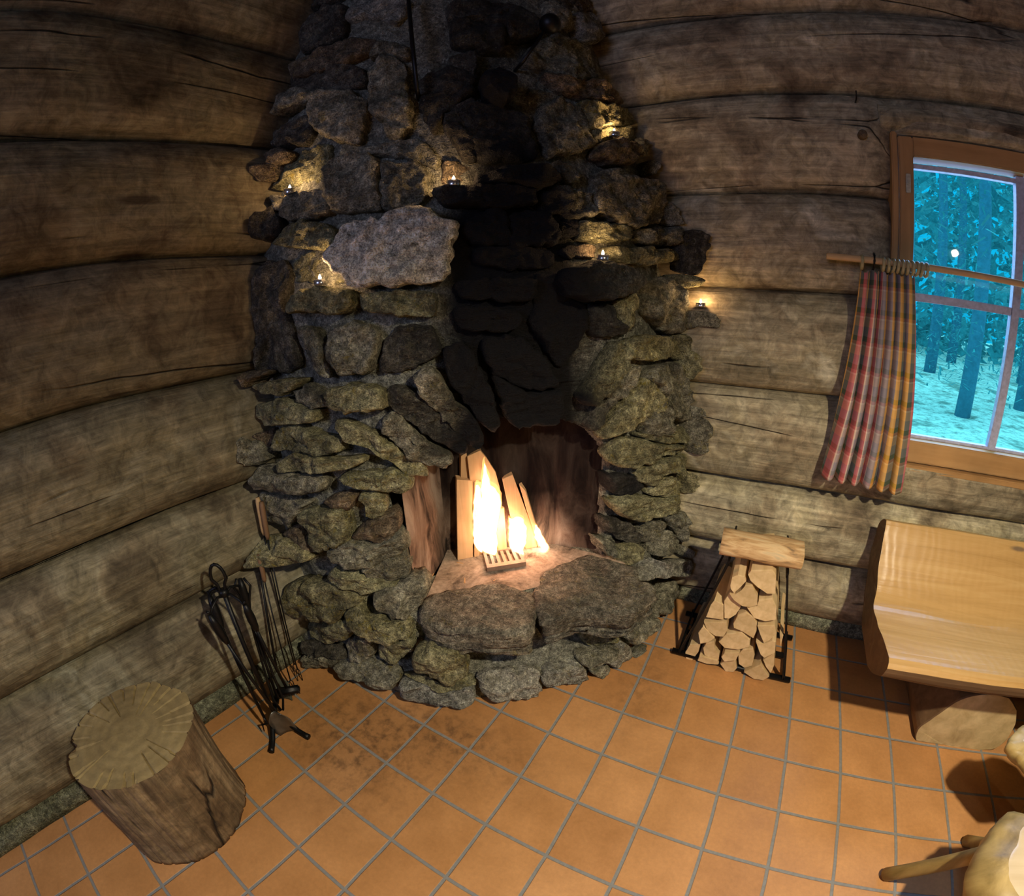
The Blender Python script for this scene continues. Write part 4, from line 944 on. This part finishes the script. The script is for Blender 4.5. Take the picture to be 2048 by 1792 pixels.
# ------------------------------------------------------------------ tealights on the stones
cand_lab = ['lit tealight on the upper outermost ledge beside the left log wall', 'lit tealight on the ledge above the large pale boulder', 'lit tealight in the niche at the lower left of the large pale boulder', 'lit tealight on the dark jutting stone right of the sooty arch centre', 'lit tealight on the round stone highest up the right flank', 'lit tealight on the outermost right-hand stone in front of the log wall']
for p, lab in zip(CANDLES, cand_lab):
    p = Vector(p); e = empty('tealight', p); tag(e, lab, 'candle', 'tealights on the fireplace ledges')
    bm = bmesh.new(); lathe(bm, [(.0185, 0), (.019, .001), (.0195, .016), (.0185, .016), (.018, .013)], seg=24); obj('cup', bm, ALU, e)
    bm = bmesh.new(); lathe(bm, [(.0178, .004), (.0178, .0125), (.004, .0118)], seg=20); obj('wax', bm, WAX, e)
    bm = bmesh.new(); tube(bm, [(0, 0, .011), (0, 0, .017)], .0008, 6); obj('wick', bm, IRON, e)
    bm = bmesh.new(); lathe(bm, [(.0015, .015), (.0036, .0175), (.0046, .021), (.003, .026), (.0006, .031)], seg=12); obj('candle_flame', bm, CANDLE, e)
    rad = Vector((p.x-FC[0], p.y-FC[1], 0)).normalized()
    lamp('tealight_glow', p+Vector((0, 0, .034))+rad*.004, .6, (1, .60, .28), .006)

# ------------------------------------------------------------------ stump
sp = empty('chopping_stump', (-.59, -1.385, 0)); tag(sp, 'weathered cut tree stump with a cracked sawn top by the left log wall', 'stump')
NS = 240; cracks = [(2*PI*k/26+random.uniform(-.08, .08), random.choice((.006, .008, .012, .02)), random.uniform(.03, .13)) for k in range(26)]
def srad(a, z):
    r = .205*(1+.05*noise.noise(Vector((math.cos(a)*1.2, math.sin(a)*1.2, 3)))+.03*noise.noise(Vector((math.cos(a)*4, math.sin(a)*4, 1+z))))
    r *= 1+.04*max(0, (.12-z)/.12)-.02*z
    notch = math.exp(-((((a+1.95+PI) % (2*PI))-PI)/.10)**2)*.03*max(0, (z-.15)/.25)
    g = 0
    for ca, w, dl in cracks:
        d = abs(((a-ca+PI) % (2*PI))-PI)*.2; g = max(g, (1-d/(w*.35+.0012)) if d < w*.35+.0012 else 0)
    return r-g*.006-notch
bm = bmesh.new(); zs2 = [.4*k/24 for k in range(25)]; rows = []
for z in zs2: rows.append([bm.verts.new((srad(2*PI*i/NS, z)*math.cos(2*PI*i/NS), srad(2*PI*i/NS, z)*math.sin(2*PI*i/NS), z)) for i in range(NS)])
for a, b in zip(rows, rows[1:]):
    for i in range(NS): bm.faces.new((a[i], a[(i+1) % NS], b[(i+1) % NS], b[i]))
bm.faces.new(rows[0][::-1]); obj('bark_side', bm, STUMPSIDE, sp)
bm = bmesh.new(); rows = []
for k in range(26):
    s = 1-k/26
    row = []
    for i in range(NS):
        a = 2*PI*i/NS; r = srad(a, .4)*s; z = .4+.002*noise.noise(Vector((math.cos(a)*s*6, math.sin(a)*s*6, 0)))
        for ca, w, dl in cracks:
            d = abs(((a-ca+PI) % (2*PI))-PI)*r; lim = srad(ca, .4)-dl
            if r > lim:
                ww = .0035*(r-lim)/dl+.0008
                if d < ww: z -= .006
        row.append(bm.verts.new((r*math.cos(a), r*math.sin(a), z)))
    rows.append(row)
for a, b in zip(rows, rows[1:]):
    for i in range(NS): bm.faces.new((a[i], a[(i+1) % NS], b[(i+1) % NS], b[i]))
bm.faces.new(rows[-1]); obj('sawn_top', bm, STUMPTOP, sp, smooth=False)

# ------------------------------------------------------------------ fire tools
TS = Vector((-.65, -.93, 0))
ts = empty('fire_tool_stand', TS); tag(ts, 'black wrought iron fireside tool stand with a looped handle', 'tool stand')
bm = bmesh.new(); tube(bm, [(0, 0, .03), (0, 0, .62)], .008, 10); obj('pole', bm, IRON, ts)
for d in (Vector((.66, -.69, 0)), Vector((1.03, .2, 0)), Vector((-.75, .5, 0))):
    bm = bmesh.new()
    tube(bm, [d*.005+Vector((0, 0, .055)), d*.05+Vector((0, 0, .05)), d*.10+Vector((0, 0, .018)), d*.135+Vector((0, 0, .011)), d*.15+Vector((0, 0, .011))], [.012, .011, .010, .011, .012], 8); obj('foot', bm, IRON, ts)
bm = bmesh.new(); rt = TV
P = []
for k in range(17):
    a = -PI/2+2*PI*k/16; P.append(rt*(.024*math.cos(a)*(1 if math.sin(a) > -.2 else .55))+Vector((0, 0, .665+.052*math.sin(a))))
tube(bm, P, .0055, 8, cap=False); obj('loop_handle', bm, IRON, ts)
bm = bmesh.new(); lathe(bm, [(.010, .0), (.017, .006), (.017, .02), (.010, .028)], (0, 0, .60), 14); obj('collar', bm, IRON, ts)
arms = []
for k in range(4):
    a = math.radians(20+90*k); d = Vector((math.cos(a), math.sin(a), 0)); bm = bmesh.new()
    tube(bm, [Vector((0, 0, .60)), d*.03+Vector((0, 0, .615)), d*.06+Vector((0, 0, .60)), d*.075+Vector((0, 0, .585)), d*.085+Vector((0, 0, .60))], .0045, 8); obj('hanging_hook', bm, IRON, ts)
    arms.append(TS+d*.08+Vector((0, 0, .585)))
def tool(kind, top, foot, lab, cat):
    top, foot = Vector(top), Vector(foot); e = empty(kind, top); tag(e, lab, cat, None)
    d = (foot-top); L = d.length; u = d.normalized()
    s = u.cross(Vector((NV.x, NV.y, 0))).normalized()
    bm = bmesh.new(); tube(bm, [u*.09, u*(L-.06)], .0055, 8); obj('rod', bm, IRON, e)
    bm = bmesh.new(); tube(bm, [u*.0, u*.03, u*.06, u*.10, u*.12], [.007, .013, .015, .012, .007], 10); obj('grip', bm, IRON, e)
    return e, u, s, L
e, u, s, L = tool('fire_poker', arms[2], (-.600, -.985, .05), 'black iron poker with a hooked top hanging on the left of the tool stand', 'poker')
bm = bmesh.new(); tube(bm, [u*0, -u*.015-s*.01, -u*.02-s*.03, -u*.012-s*.042], .006, 8); obj('hook', bm, IRON, e)
bm = bmesh.new(); tube(bm, [u*(L-.06), u*(L-.03), u*(L-.03)+s*.02, u*L+s*.025], [.0045, .005, .004, .002], 8); obj('tip', bm, IRON, e)
e, u, s, L = tool('ash_shovel', arms[3], (-.585, -.93, .03), 'black fireside ash shovel with a worn grey blade hanging on the tool stand', 'shovel')
bm = bmesh.new(); w = .042; g = []
for k in range(9):
    t = k/8; row = []
    ww = w*(.35+.65*min(1, t*3.2))*(1-.15*max(0, t-.85)/.15)
    for j in range(7):
        v = -1+2*j/6; row.append(bm.verts.new(u*(L-.10+.125*t)+s*ww*v+NV*(.012*v*v+.004)))
    g.append(row)
for a, b in zip(g, g[1:]):
    for j in range(6): bm.faces.new((a[j], a[j+1], b[j+1], b[j]))
o = obj('blade', bm, STEEL, e); m_ = o.modifiers.new('t', 'SOLIDIFY'); m_.thickness = .002
e, u, s, L = tool('hearth_brush', arms[0], (-.640, -.845, .085), 'black hearth brush hanging on the tool stand nearest the fireplace', 'brush')
bm = bmesh.new(); box(bm, (-.045, -.014, -.014), (.045, .014, .014), .006)
for v in bm.verts: v.co = u*(L-.04)+s*v.co.x+NV*v.co.y+Vector((0, 0, v.co.z))
obj('brush_head', bm, IRON, e)
bm = bmesh.new()
for k in range(90):
    a = -.043+.086*random.random(); b = random.uniform(-.011, .011); p0 = u*(L-.045)+s*a+NV*b
    tube(bm, [p0, p0+Vector((a*.15, b*.4, -.028))], .0011, 4)
o = obj('bristles', bm, BRUSHM, e); o['kind'] = 'stuff'
e, u, s, L = tool('fire_tongs', arms[1]+Vector((.0, 0, .03)), (-.625, -.905, .07), 'black iron fire tongs with curved handles hanging in the tool stand', 'tongs')
for sg in (-1, 1):
    bm = bmesh.new(); tube(bm, [u*.0+s*sg*.012, u*.03+s*sg*.028, u*.08+s*sg*.012, u*.12+s*sg*.004, u*.3+s*sg*.010, u*(L-.05)+s*sg*.018, u*L+s*sg*.004], .0045, 8); obj('arm', bm, IRON, e)
# long roasting forks and an ash shovel leaning in the corner behind
rl = ['long roasting fork with a pale wooden handle leaning in the corner, left of the pair', 'long roasting fork with a dark wooden handle leaning closest to the stones', 'shorter iron roasting fork leaning between tool stand and stones']
DARKW = wood('dark_handle_wood', (.14, .08, .045), (.22, .13, .07), 2)
for (top, ft, m), lab in zip((((-.80, -.665, .80), (-.79, -.73, .004), ROD), ((-.775, -.665, .79), (-.755, -.74, .004), DARKW), ((-.79, -.72, .60), (-.74, -.79, .004), DARKW)), rl):
    T_, F_ = Vector(top), Vector(ft); e = empty('roasting_fork', T_); tag(e, lab, 'roasting fork', 'roasting forks leaning in the corner')
    d = F_-T_; bm = bmesh.new(); tube(bm, [d*0, d*.02, d*.16, d*.18], [.007, .010, .009, .005], 10); obj('handle', bm, m, e)
    bm = bmesh.new(); tube(bm, [d*.17, d*.92], .003, 6); obj('shaft', bm, IRON, e)
    for sg in (-1, 1):
        bm = bmesh.new(); tube(bm, [d*.91, d*.93+TV*.008*sg, d*.995+TV*.010*sg], .002, 6); obj('prong', bm, IRON, e)
T_, F_ = Vector((-.80, -.72, .58)), Vector((-.738, -.845, .006)); e = empty('leaning_shovel', T_); tag(e, 'dark long-handled shovel with a rounded grey-green blade standing in the corner behind the tool stand', 'shovel')
d = F_-T_; bm = bmesh.new(); tube(bm, [d*0, d*.82], .005, 8); obj('handle', bm, IRON, e)
bm = bmesh.new(); g = []; sd = d.normalized().cross(NV).normalized()
for k in range(13):
    t = k/12; ww = .045*math.sin(min(1, t*1.6+.12)*PI/2)*(1-.1*t); row = []
    for j in range(9):
        v = -1+2*j/8; row.append(bm.verts.new(d*(.79+.21*t)+sd*ww*v+NV*(.016*v*v+.002)))
    g.append(row)
for a, b in zip(g, g[1:]):
    for j in range(8): bm.faces.new((a[j], a[j+1], b[j+1], b[j]))
o = obj('blade', bm, plain('tarnished_blade', (.10, .115, .09), .5, .3, .3, 30), e); o.modifiers.new('t', 'SOLIDIFY').thickness = .003

# ------------------------------------------------------------------ firewood rack
rk = empty('firewood_rack', (.73, .32, 0)); tag(rk, 'narrow black iron firewood rack filled with split logs against the log wall', 'firewood rack')
RO = Vector((.73, .32, 0))
for y in (.185, .455):
    bm = bmesh.new(); tube(bm, [(.485-RO.x, y-RO.y, .017), (.985-RO.x, y-RO.y, .017)], .0125, 14); obj('foot_tube', bm, IRON, rk)
    for xa, xb in ((.515, .630), (.955, .845)):
        bm = bmesh.new(); dx = .004; yw = .012
        P0, P1 = Vector((xa, y, .02))-RO, Vector((xb, y, .50))-RO
        vs = []
        for P in (P0, P1):
            for a, b in ((-dx, -yw), (dx, -yw), (dx, yw), (-dx, yw)): vs.append(bm.verts.new(P+Vector((a, b, 0))))
        for f_ in ((0, 1, 2, 3), (4, 5, 6, 7), (0, 1, 5, 4), (1, 2, 6, 5), (2, 3, 7, 6), (3, 0, 4, 7)): bm.faces.new([vs[k] for k in f_])
        obj('upright_bar', bm, IRON, rk, smooth=False)
for xa, z in ((.630, .50), (.845, .50), (.515, .03), (.955, .03)):
    bm = bmesh.new(); box(bm, (xa-RO.x-.004, .173-RO.y, z-.012), (xa-RO.x+.004, .467-RO.y, z+.012), .002); obj('side_bar', bm, IRON, rk, smooth=False)
bm = bmesh.new(); box(bm, (.53-RO.x, .20-RO.y, .022), (.54-RO.x, .44-RO.y, .03)); box(bm, (.52-RO.x, .30-RO.y, .022), (.95-RO.x, .33-RO.y, .030), .001); obj('cross_bar', bm, IRON, rk, smooth=False)
fw_lab = {0: 'small round split log at the top left of the rack, under the crosswise log', 1: 'big pale quarter log at the top right of the rack', 2: 'split log with a small dark knot, second from the top', 3: 'broad split log below the big pale quarter log', 4: 'split log half in shade in the upper left of the stack', 5: 'split log with ribbed end touching the left bar, upper half', 6: 'rounded split log in the very middle of the stack', 7: 'pale squarish split log at the right, mid height', 8: 'wide wedge log on the left side, just above the middle', 9: 'small wedge log on the left edge with a curved face', 10: 'large pale log with a peaked top in the centre of the stack', 11: 'pointed split log at the right below the pale squarish one', 12: 'half-round log jutting out at the bottom left corner', 13: 'curved split log at the lower left beside the corner half-round', 14: 'small flat-topped log near the bottom centre', 15: 'squarish log with dark flecks in the bottom rows', 16: 'wedge log against the right bar in the bottom row', 17: 'ribbed fan-shaped log at the bottom right', 18: 'small rounded log lowest in the middle', 19: 'flat shaded log lying lowest at the left', 20: 'thin splinter of log sticking out past the right bar'}
for i, poly in enumerate(FIREWOOD):
    P = [Vector((a, 0, b)) for a, b in poly]; c = sum(P, Vector())/len(P)
    L = random.uniform(.27, .31); y0 = .165+random.uniform(-.014, .012)
    bm = bmesh.new(); n = len(P)
    outl = []
    for k in range(n):
        for t in (0, .5): outl.append(P[k].lerp(P[(k+1) % n], t)*1.0)
    rows = []
    for yy, s in ((0, .965), (.003, .995), (.1, .99), (.2, .985), (L, .97)):
        rows.append([bm.verts.new(Vector(((p.x-c.x)*s+.004*noise.noise(Vector((p.x*9, yy*9, i))), yy, (p.z-c.z)*s+.004*noise.noise(Vector((p.z*9, yy*9, i+9)))))) for p in outl])
    for a, b in zip(rows, rows[1:]):
        for k in range(len(outl)): bm.faces.new((a[k], a[(k+1) % len(outl)], b[(k+1) % len(outl)], b[k]))
    bm.faces.new(rows[0]); bm.faces.new(rows[-1][::-1])
    o = obj('firewood_log', bm, SPLIT, smooth=False); o.location = (c.x, y0, max(c.z, .03)); tag(o, fw_lab[i], 'firewood', 'split logs stacked in the iron rack')
# log lying across the top
bm = bmesh.new(); rows = []
for k in range(13):
    x = -.148+.296*k/12; row = []
    for j in range(20):
        a = 2*PI*j/20; r1 = .062 if math.sin(a) > -.2 else .040
        y = math.cos(a)*.075*(1+.05*noise.noise(Vector((x*12, j, 0)))); z = math.sin(a)*r1*(.9+.15*noise.noise(Vector((x*8, j*.4, 4))))
        row.append(bm.verts.new((x+.004*noise.noise(Vector((j, k*.1, 0))), y, z)))
    rows.append(row)
for a, b in zip(rows, rows[1:]):
    for j in range(20): bm.faces.new((a[j], a[(j+1) % 20], b[(j+1) % 20], b[j]))
bm.faces.new(rows[0][::-1]); bm.faces.new(rows[-1])
o = obj('firewood_log', bm, BARK); o.location = (.737, .235, .548); o.rotation_euler = (-.1, .0, .02); tag(o, 'split log with flaking bark laid crosswise on top of the firewood rack', 'firewood')

# ------------------------------------------------------------------ bench
be = empty('log_bench', (1.9, .2, 0)); tag(be, 'varnished bench hewn from one thick log with a hollowed seat, below the window', 'bench')
SEC = [(.402, .675), (.345, .59), (.287, .506), (.235, .452), (.185, .428), (.10, .430), (.021, .441), (-.06, .449), (-.103, .453), (-.128, .435), (-.120, .39), (-.047, .327), (.03, .295), (.102, .283), (.20, .295), (.288, .323), (.38, .40), (.455, .495), (.475, .58), (.44, .655)]
def bench_mesh(xa, xb):
    bm = bmesh.new(); out = smooth_loop([Vector((0, a, b)) for a, b in SEC], 90); rows = []
    for k in range(61):
        x = xa+(xb-xa)*k/60; row = []
        for i, p in enumerate(out):
            d = .007*fbm(Vector((x*2.2, p.y*5, p.z*5)), 3)
            c = Vector((0, .19, .42)); dr = (p-c).normalized()
            q = p+dr*d; row.append(bm.verts.new((x-1.9+(.018*noise.noise(Vector((p.y*9, p.z*9, 3))) if k == 0 else 0), q.y-.2, q.z)))
        rows.append(row)
    for a, b in zip(rows, rows[1:]):
        for i in range(90): bm.faces.new((a[i], a[(i+1) % 90], b[(i+1) % 90], b[i]))
    f1 = bm.faces.new(rows[0][::-1]); f2 = bm.faces.new(rows[-1])
    bmesh.ops.recalc_face_normals(bm, faces=bm.faces)
    for f_ in bm.faces:
        n_ = f_.normal; c_ = f_.calc_center_median()
        if abs(n_.x) > .7 or n_.z < -.02 or (c_.y+.2 < -.108 and n_.z < .5): f_.material_index = 1
    return bm
obj('seat_log', bench_mesh(1.19, 2.95), [BENCH, BENCHEND], be, smooth=False)
SB = [(1.508, .004), (1.490, .07), (1.515, .131), (1.56, .215), (1.62, .262), (1.704, .276), (1.77, .266), (1.83, .22), (1.866, .152), (1.882, .064), (1.86, .014), (1.82, .0), (1.622, .0)]
for k, dx in enumerate((0, .95)):
    bm = bmesh.new(); out = smooth_loop([Vector((a+dx-1.9, 0, b)) for a, b in SB], 56); rows = []
    for y, s in ((0, .985), (.006, 1), (.15, 1), (.30, 1), (.46, .99)):
        row = []
        for p in out:
            c = Vector((1.69+dx-1.9, 0, .12)); q = c+(p-c)*s; d = .006*fbm(Vector((q.x*8, y*3, q.z*8)), 3)
            q += (p-c).normalized()*d; row.append(bm.verts.new((q.x, y+.012-.2+(.004*fbm(q*20, 2) if y < .01 else 0), max(0.0, q.z))))
        rows.append(row)
    for a, b in zip(rows, rows[1:]):
        for i in range(56): bm.faces.new((a[i], a[(i+1) % 56], b[(i+1) % 56], b[i]))
    f1 = bm.faces.new(rows[0]); bm.faces.new(rows[-1][::-1])
    bmesh.ops.recalc_face_normals(bm, faces=bm.faces)
    for f_ in bm.faces:
        if abs(f_.normal.y) < .6: f_.material_index = 1
    obj('leg', bm, [BLOCK, BENCHEND], be, smooth=False)

# ------------------------------------------------------------------ stools
def stool(name, cx, cy, top, rx, ry, th, legs, lab, seed, rot=0):
    e = empty(name, (cx, cy, 0)); tag(e, lab, 'stool')
    bm = bmesh.new(); n = 72; rows = []
    def R(a): return 1+.16*noise.noise(Vector((math.cos(a)*1.7, math.sin(a)*1.7, seed)))+.05*noise.noise(Vector((math.cos(a)*5, math.sin(a)*5, seed)))
    prof = [(.50, -th), (.78, -th*.85), (.95, -th*.62), (1.0, -th*.42), (.97, -th*.22), (.86, -.014), (.74, -.002), (.70, 0)]+[(.70*(1-k/8), 0) for k in range(1, 8)]
    for s, z in prof:
        row = []
        for i in range(n):
            a = 2*PI*i/n; p = Vector((math.cos(a+rot)*rx*R(a)*s, math.sin(a+rot)*ry*R(a)*s, top+z))
            if z < -.004: p += Vector((math.cos(a), math.sin(a), .3)).normalized()*.012*fbm(p*22, 4)
            row.append(bm.verts.new(p))
        rows.append(row)
    for a, b in zip(rows, rows[1:]):
        for i in range(n): bm.faces.new((a[i], a[(i+1) % n], b[(i+1) % n], b[i]))
    bm.faces.new(rows[0][::-1]); bm.faces.new(rows[-1])
    for k, f_ in enumerate(bm.faces):
        if min(v.co.z for v in f_.verts) > top-.007: f_.material_index = 1
    obj('seat', bm, [STOOLW, STOOLTOP], e)
    for (fx, fy, tx, ty) in legs:
        bm = bmesh.new(); A, B = Vector((fx-cx, fy-cy, .012)), Vector((tx-cx, ty-cy, top-th*.6))
        P = [A.lerp(B, k/8) for k in range(9)]
        tube(bm, [A-(B-A).normalized()*.006]+P, [.013]+[.021+.003*noise.noise(Vector((k, seed, 0))) for k in range(9)], 14); obj('leg', bm, STOOLW, e)
    return e
stool('burl_stool', 1.635, -.765, .45, .25, .205, .17, [(1.362, -.551, 1.50, -.64), (1.66, -.40, 1.64, -.64), (1.62, -1.05, 1.62, -.88)], 'three-legged stool with a thick knobbly burl seat and pale polished top', 2.0)
stool('round_stool', 1.70, -.38, .455, .155, .105, .08, [(1.90, -.30, 1.80, -.36), (1.92, -.46, 1.82, -.42), (1.88, -.40, 1.76, -.40)], 'second wooden stool, only its rounded brown seat edge showing beside the bench', 6.0)

# ------------------------------------------------------------------ outside
GR = newmat('forest_floor'); m, nt, b = GR
t = N(nt, 'ShaderNodeTexCoord').outputs['Object']
c = ramp(nt, ntex(nt, t, 7, 8, .8), [(.36, (.12, .18, .20)), (.43, (.55, .60, .58)), (.54, (.90, .93, .90))])
c = mix(nt, ramp(nt, ntex(nt, t, 1.2, 4, .7), [(.52, 0), (.62, .8)]), c, (.16, .22, .20))
nt.links.new(c, b.inputs['Base Color']); b.inputs['Roughness'].default_value = .95
bm = bmesh.new(); G = {}
for i in range(61):
    for j in range(61):
        x = -14+34*i/60; y = .95+30*(j/60)**1.6
        z = -.25+.028*(y-1)+.10*noise.noise(Vector((x*.5, y*.5, 0)))
        G[i, j] = bm.verts.new((x, y, z))
for i in range(60):
    for j in range(60): bm.faces.new((G[i, j], G[i+1, j], G[i+1, j+1], G[i, j+1]))
tag(obj('ground_outside', bm, m), kind='structure')
TRUNK = plain('blue_cast_bark', (.06, .24, .36), .9, 0, .5, 12)  # blue outdoor light mixed into the bark colour
NEED = plain('blue_cast_needles', (.06, .34, .40), .8, 0, 0, 8)  # needles likewise carry the blue daylight cast in their colour
trees = [(1.95, 3.9, .16, 7, 'thick dark pine trunk nearest the cabin, seen at the left window edge'), (4.3, 7.2, .12, 8, 'slim pine showing in the middle of the left pane'), (2.3, 8.6, .10, 8, 'thin pine with low twigs behind the nearest trunk'), (6.4, 9.0, .13, 9, 'pine at the right of the left pane, crown against the pale sky'),
         (5.2, 12, .14, 9, 'distant pine in the row beyond the clearing, left of the slim ones'), (8.5, 13, .14, 10, 'distant pine further along the clearing edge'), (3.8, 14, .15, 10, 'tall far pine behind the thin twiggy one'), (7.3, 16, .15, 11, 'farthest tall pine at the back of the clearing'), (10.5, 15, .16, 10, 'far pine beyond the window mullion'), (9.6, 10.2, .1, 8, 'young pine alone at the right of the clearing')]
for i, (x, y, r, h, lab) in enumerate(trees):
    z = -.25+.028*(y-1)-.1; e = empty('pine_tree', (x, y, z)); tag(e, lab, 'tree', 'pines outside the window')
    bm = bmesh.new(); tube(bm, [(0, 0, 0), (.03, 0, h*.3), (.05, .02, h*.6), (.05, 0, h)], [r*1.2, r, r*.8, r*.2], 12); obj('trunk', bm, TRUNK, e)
    bm = bmesh.new(); lowz = 2.2 if i in (0,) else .7
    for k in range(2600 if i else 500):
        zz = random.uniform(lowz, h); a = random.uniform(0, 2*PI); rr = (.25+.75*random.random())*(1-.55*(zz-lowz)/(h-lowz))*1.2
        c0 = Vector((rr*math.cos(a), rr*math.sin(a), zz-rr*.25)); s = random.uniform(.03, .10)
        ax = Vector((random.uniform(-1, 1), random.uniform(-1, 1), random.uniform(-.4, .4))).normalized(); bx = ax.cross(Vector((0, 0, 1))).normalized()
        v4 = [bm.verts.new(c0+ax*s*p+bx*s*.5*q) for p, q in ((-1, -.4), (1, -.2), (1.1, .3), (-.8, .5))]
        bm.faces.new(v4)
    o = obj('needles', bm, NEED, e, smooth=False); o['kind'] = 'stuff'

bm = bmesh.new()
for k in range(9000):
    x = random.uniform(-6, 26); y = random.uniform(17, 25); z = 11*random.random()**1.25+.2
    c0 = Vector((x, y, z)); s_ = random.uniform(.12, .42); ax = Vector((random.uniform(-1, 1), random.uniform(-1, 1), random.uniform(-.7, .7))).normalized(); bx = ax.cross(Vector((.2, 1, .1))).normalized()
    bm.faces.new([bm.verts.new(c0+ax*s_*p+bx*s_*.6*q) for p, q in ((-1, -.4), (.9, -.6), (1.1, .3), (-.8, .6))])
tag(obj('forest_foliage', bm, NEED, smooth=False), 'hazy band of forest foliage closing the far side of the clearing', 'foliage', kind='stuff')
# ------------------------------------------------------------------ light
w = bpy.data.worlds.new('World'); bpy.context.scene.world = w; w.use_nodes = True
nt = w.node_tree; bg = nt.nodes['Background']
tc = N(nt, 'ShaderNodeTexCoord').outputs['Generated']; sp_ = N(nt, 'ShaderNodeSeparateXYZ'); nt.links.new(tc, sp_.inputs[0])
skyc = ramp(nt, sp_.outputs[2], [(0, (.001, .15, .26)), (.28, (.001, .17, .30)), (.42, (.12, .55, .62))])
nt.links.new(skyc, bg.inputs[0]); bg.inputs[1].default_value = SKY
def spot(name, loc, aim, power, col, ang, blend, size):
    l = bpy.data.lights.new(name, 'SPOT'); l.energy = power; l.color = col; l.spot_size = math.radians(ang); l.spot_blend = blend; l.shadow_soft_size = size
    o = bpy.data.objects.new(name, l); C.objects.link(o); o.location = loc
    o.rotation_euler = (Vector(aim)-Vector(loc)).to_track_quat('-Z', 'Y').to_euler(); return o
spot('pendant_lamp', (1.30, -1.10, 1.87), (1.18, -1.05, 0), LAMP_A, (1.0, .86, .63), 160, .7, .03)
spot('pendant_lamp', (2.3, -1.9, 2.0), (1.1, -.8, 0), LAMP_B, (1.0, .82, .54), 140, 1.0, .03)
def area(name, loc, aim, power, col, sx, sy):
    l = bpy.data.lights.new(name, 'AREA'); l.energy = power; l.color = col; l.shape = 'RECTANGLE'; l.size = sx; l.size_y = sy
    o = bpy.data.objects.new(name, l); C.objects.link(o); o.location = loc
    o.rotation_euler = (Vector(aim)-Vector(loc)).to_track_quat('-Z', 'Y').to_euler(); return o
area('window_daylight', (1.66, WY+1.2, 2.0), (1.3, -.8, .5), DAY_W, (.34, .50, 1.0), 1.8, 1.6)
area('rear_window_daylight', (-.2, YB+.1, 2.1), (.3, .5, 2.0), DAY_R, (.50, .58, 1.0), 1.2, 1.0)

# ------------------------------------------------------------------ camera: ultra-wide lens with barrel distortion, pitched down
cam = bpy.data.cameras.new('camera'); co = bpy.data.objects.new('camera', cam); C.objects.link(co)
cam.sensor_fit = 'HORIZONTAL'; cam.sensor_width = 36; cam.sensor_height = 31.5; cam.lens = 17.0; cam.clip_start = .01; cam.clip_end = 200
cam.type = 'PANO'; cam.panorama_type = 'FISHEYE_LENS_POLYNOMIAL'; cam.fisheye_fov = math.radians(178)
K = [-0.0004092972285019527, 0.06399874238768238, -0.00010077187928189622, -1.884317115305196e-05, 4.340911109318446e-07]
for k_, v_ in enumerate(K): setattr(cam, 'fisheye_polynomial_k%d' % k_, -v_)
yaw, pit, rol = 2.1234, .3265, .0311
fv = Vector((math.cos(yaw)*math.cos(pit), math.sin(yaw)*math.cos(pit), -math.sin(pit)))
rv = fv.cross(Vector((0, 0, 1))).normalized(); dv = fv.cross(rv)
r2 = rv*math.cos(rol)+dv*math.sin(rol); d2 = -rv*math.sin(rol)+dv*math.cos(rol)
M = Matrix((r2, -d2, -fv)).transposed().to_4x4(); M.translation = Vector((.6463, -1.3105, 1.3957)); co.matrix_world = M
sc = bpy.context.scene; sc.camera = co
sc.view_settings.view_transform = 'Standard'; sc.view_settings.look = 'None'; sc.view_settings.gamma = 1; sc.view_settings.use_curve_mapping = False
sc.view_settings.exposure = 0
cy = sc.cycles; cy.max_bounces = 4; cy.diffuse_bounces = 3; cy.glossy_bounces = 2; cy.transmission_bounces = 2; cy.transparent_max_bounces = 8
cy.use_adaptive_sampling = True; cy.adaptive_threshold = .09; cy.caustics_reflective = False; cy.caustics_refractive = False; cy.sample_clamp_indirect = 4
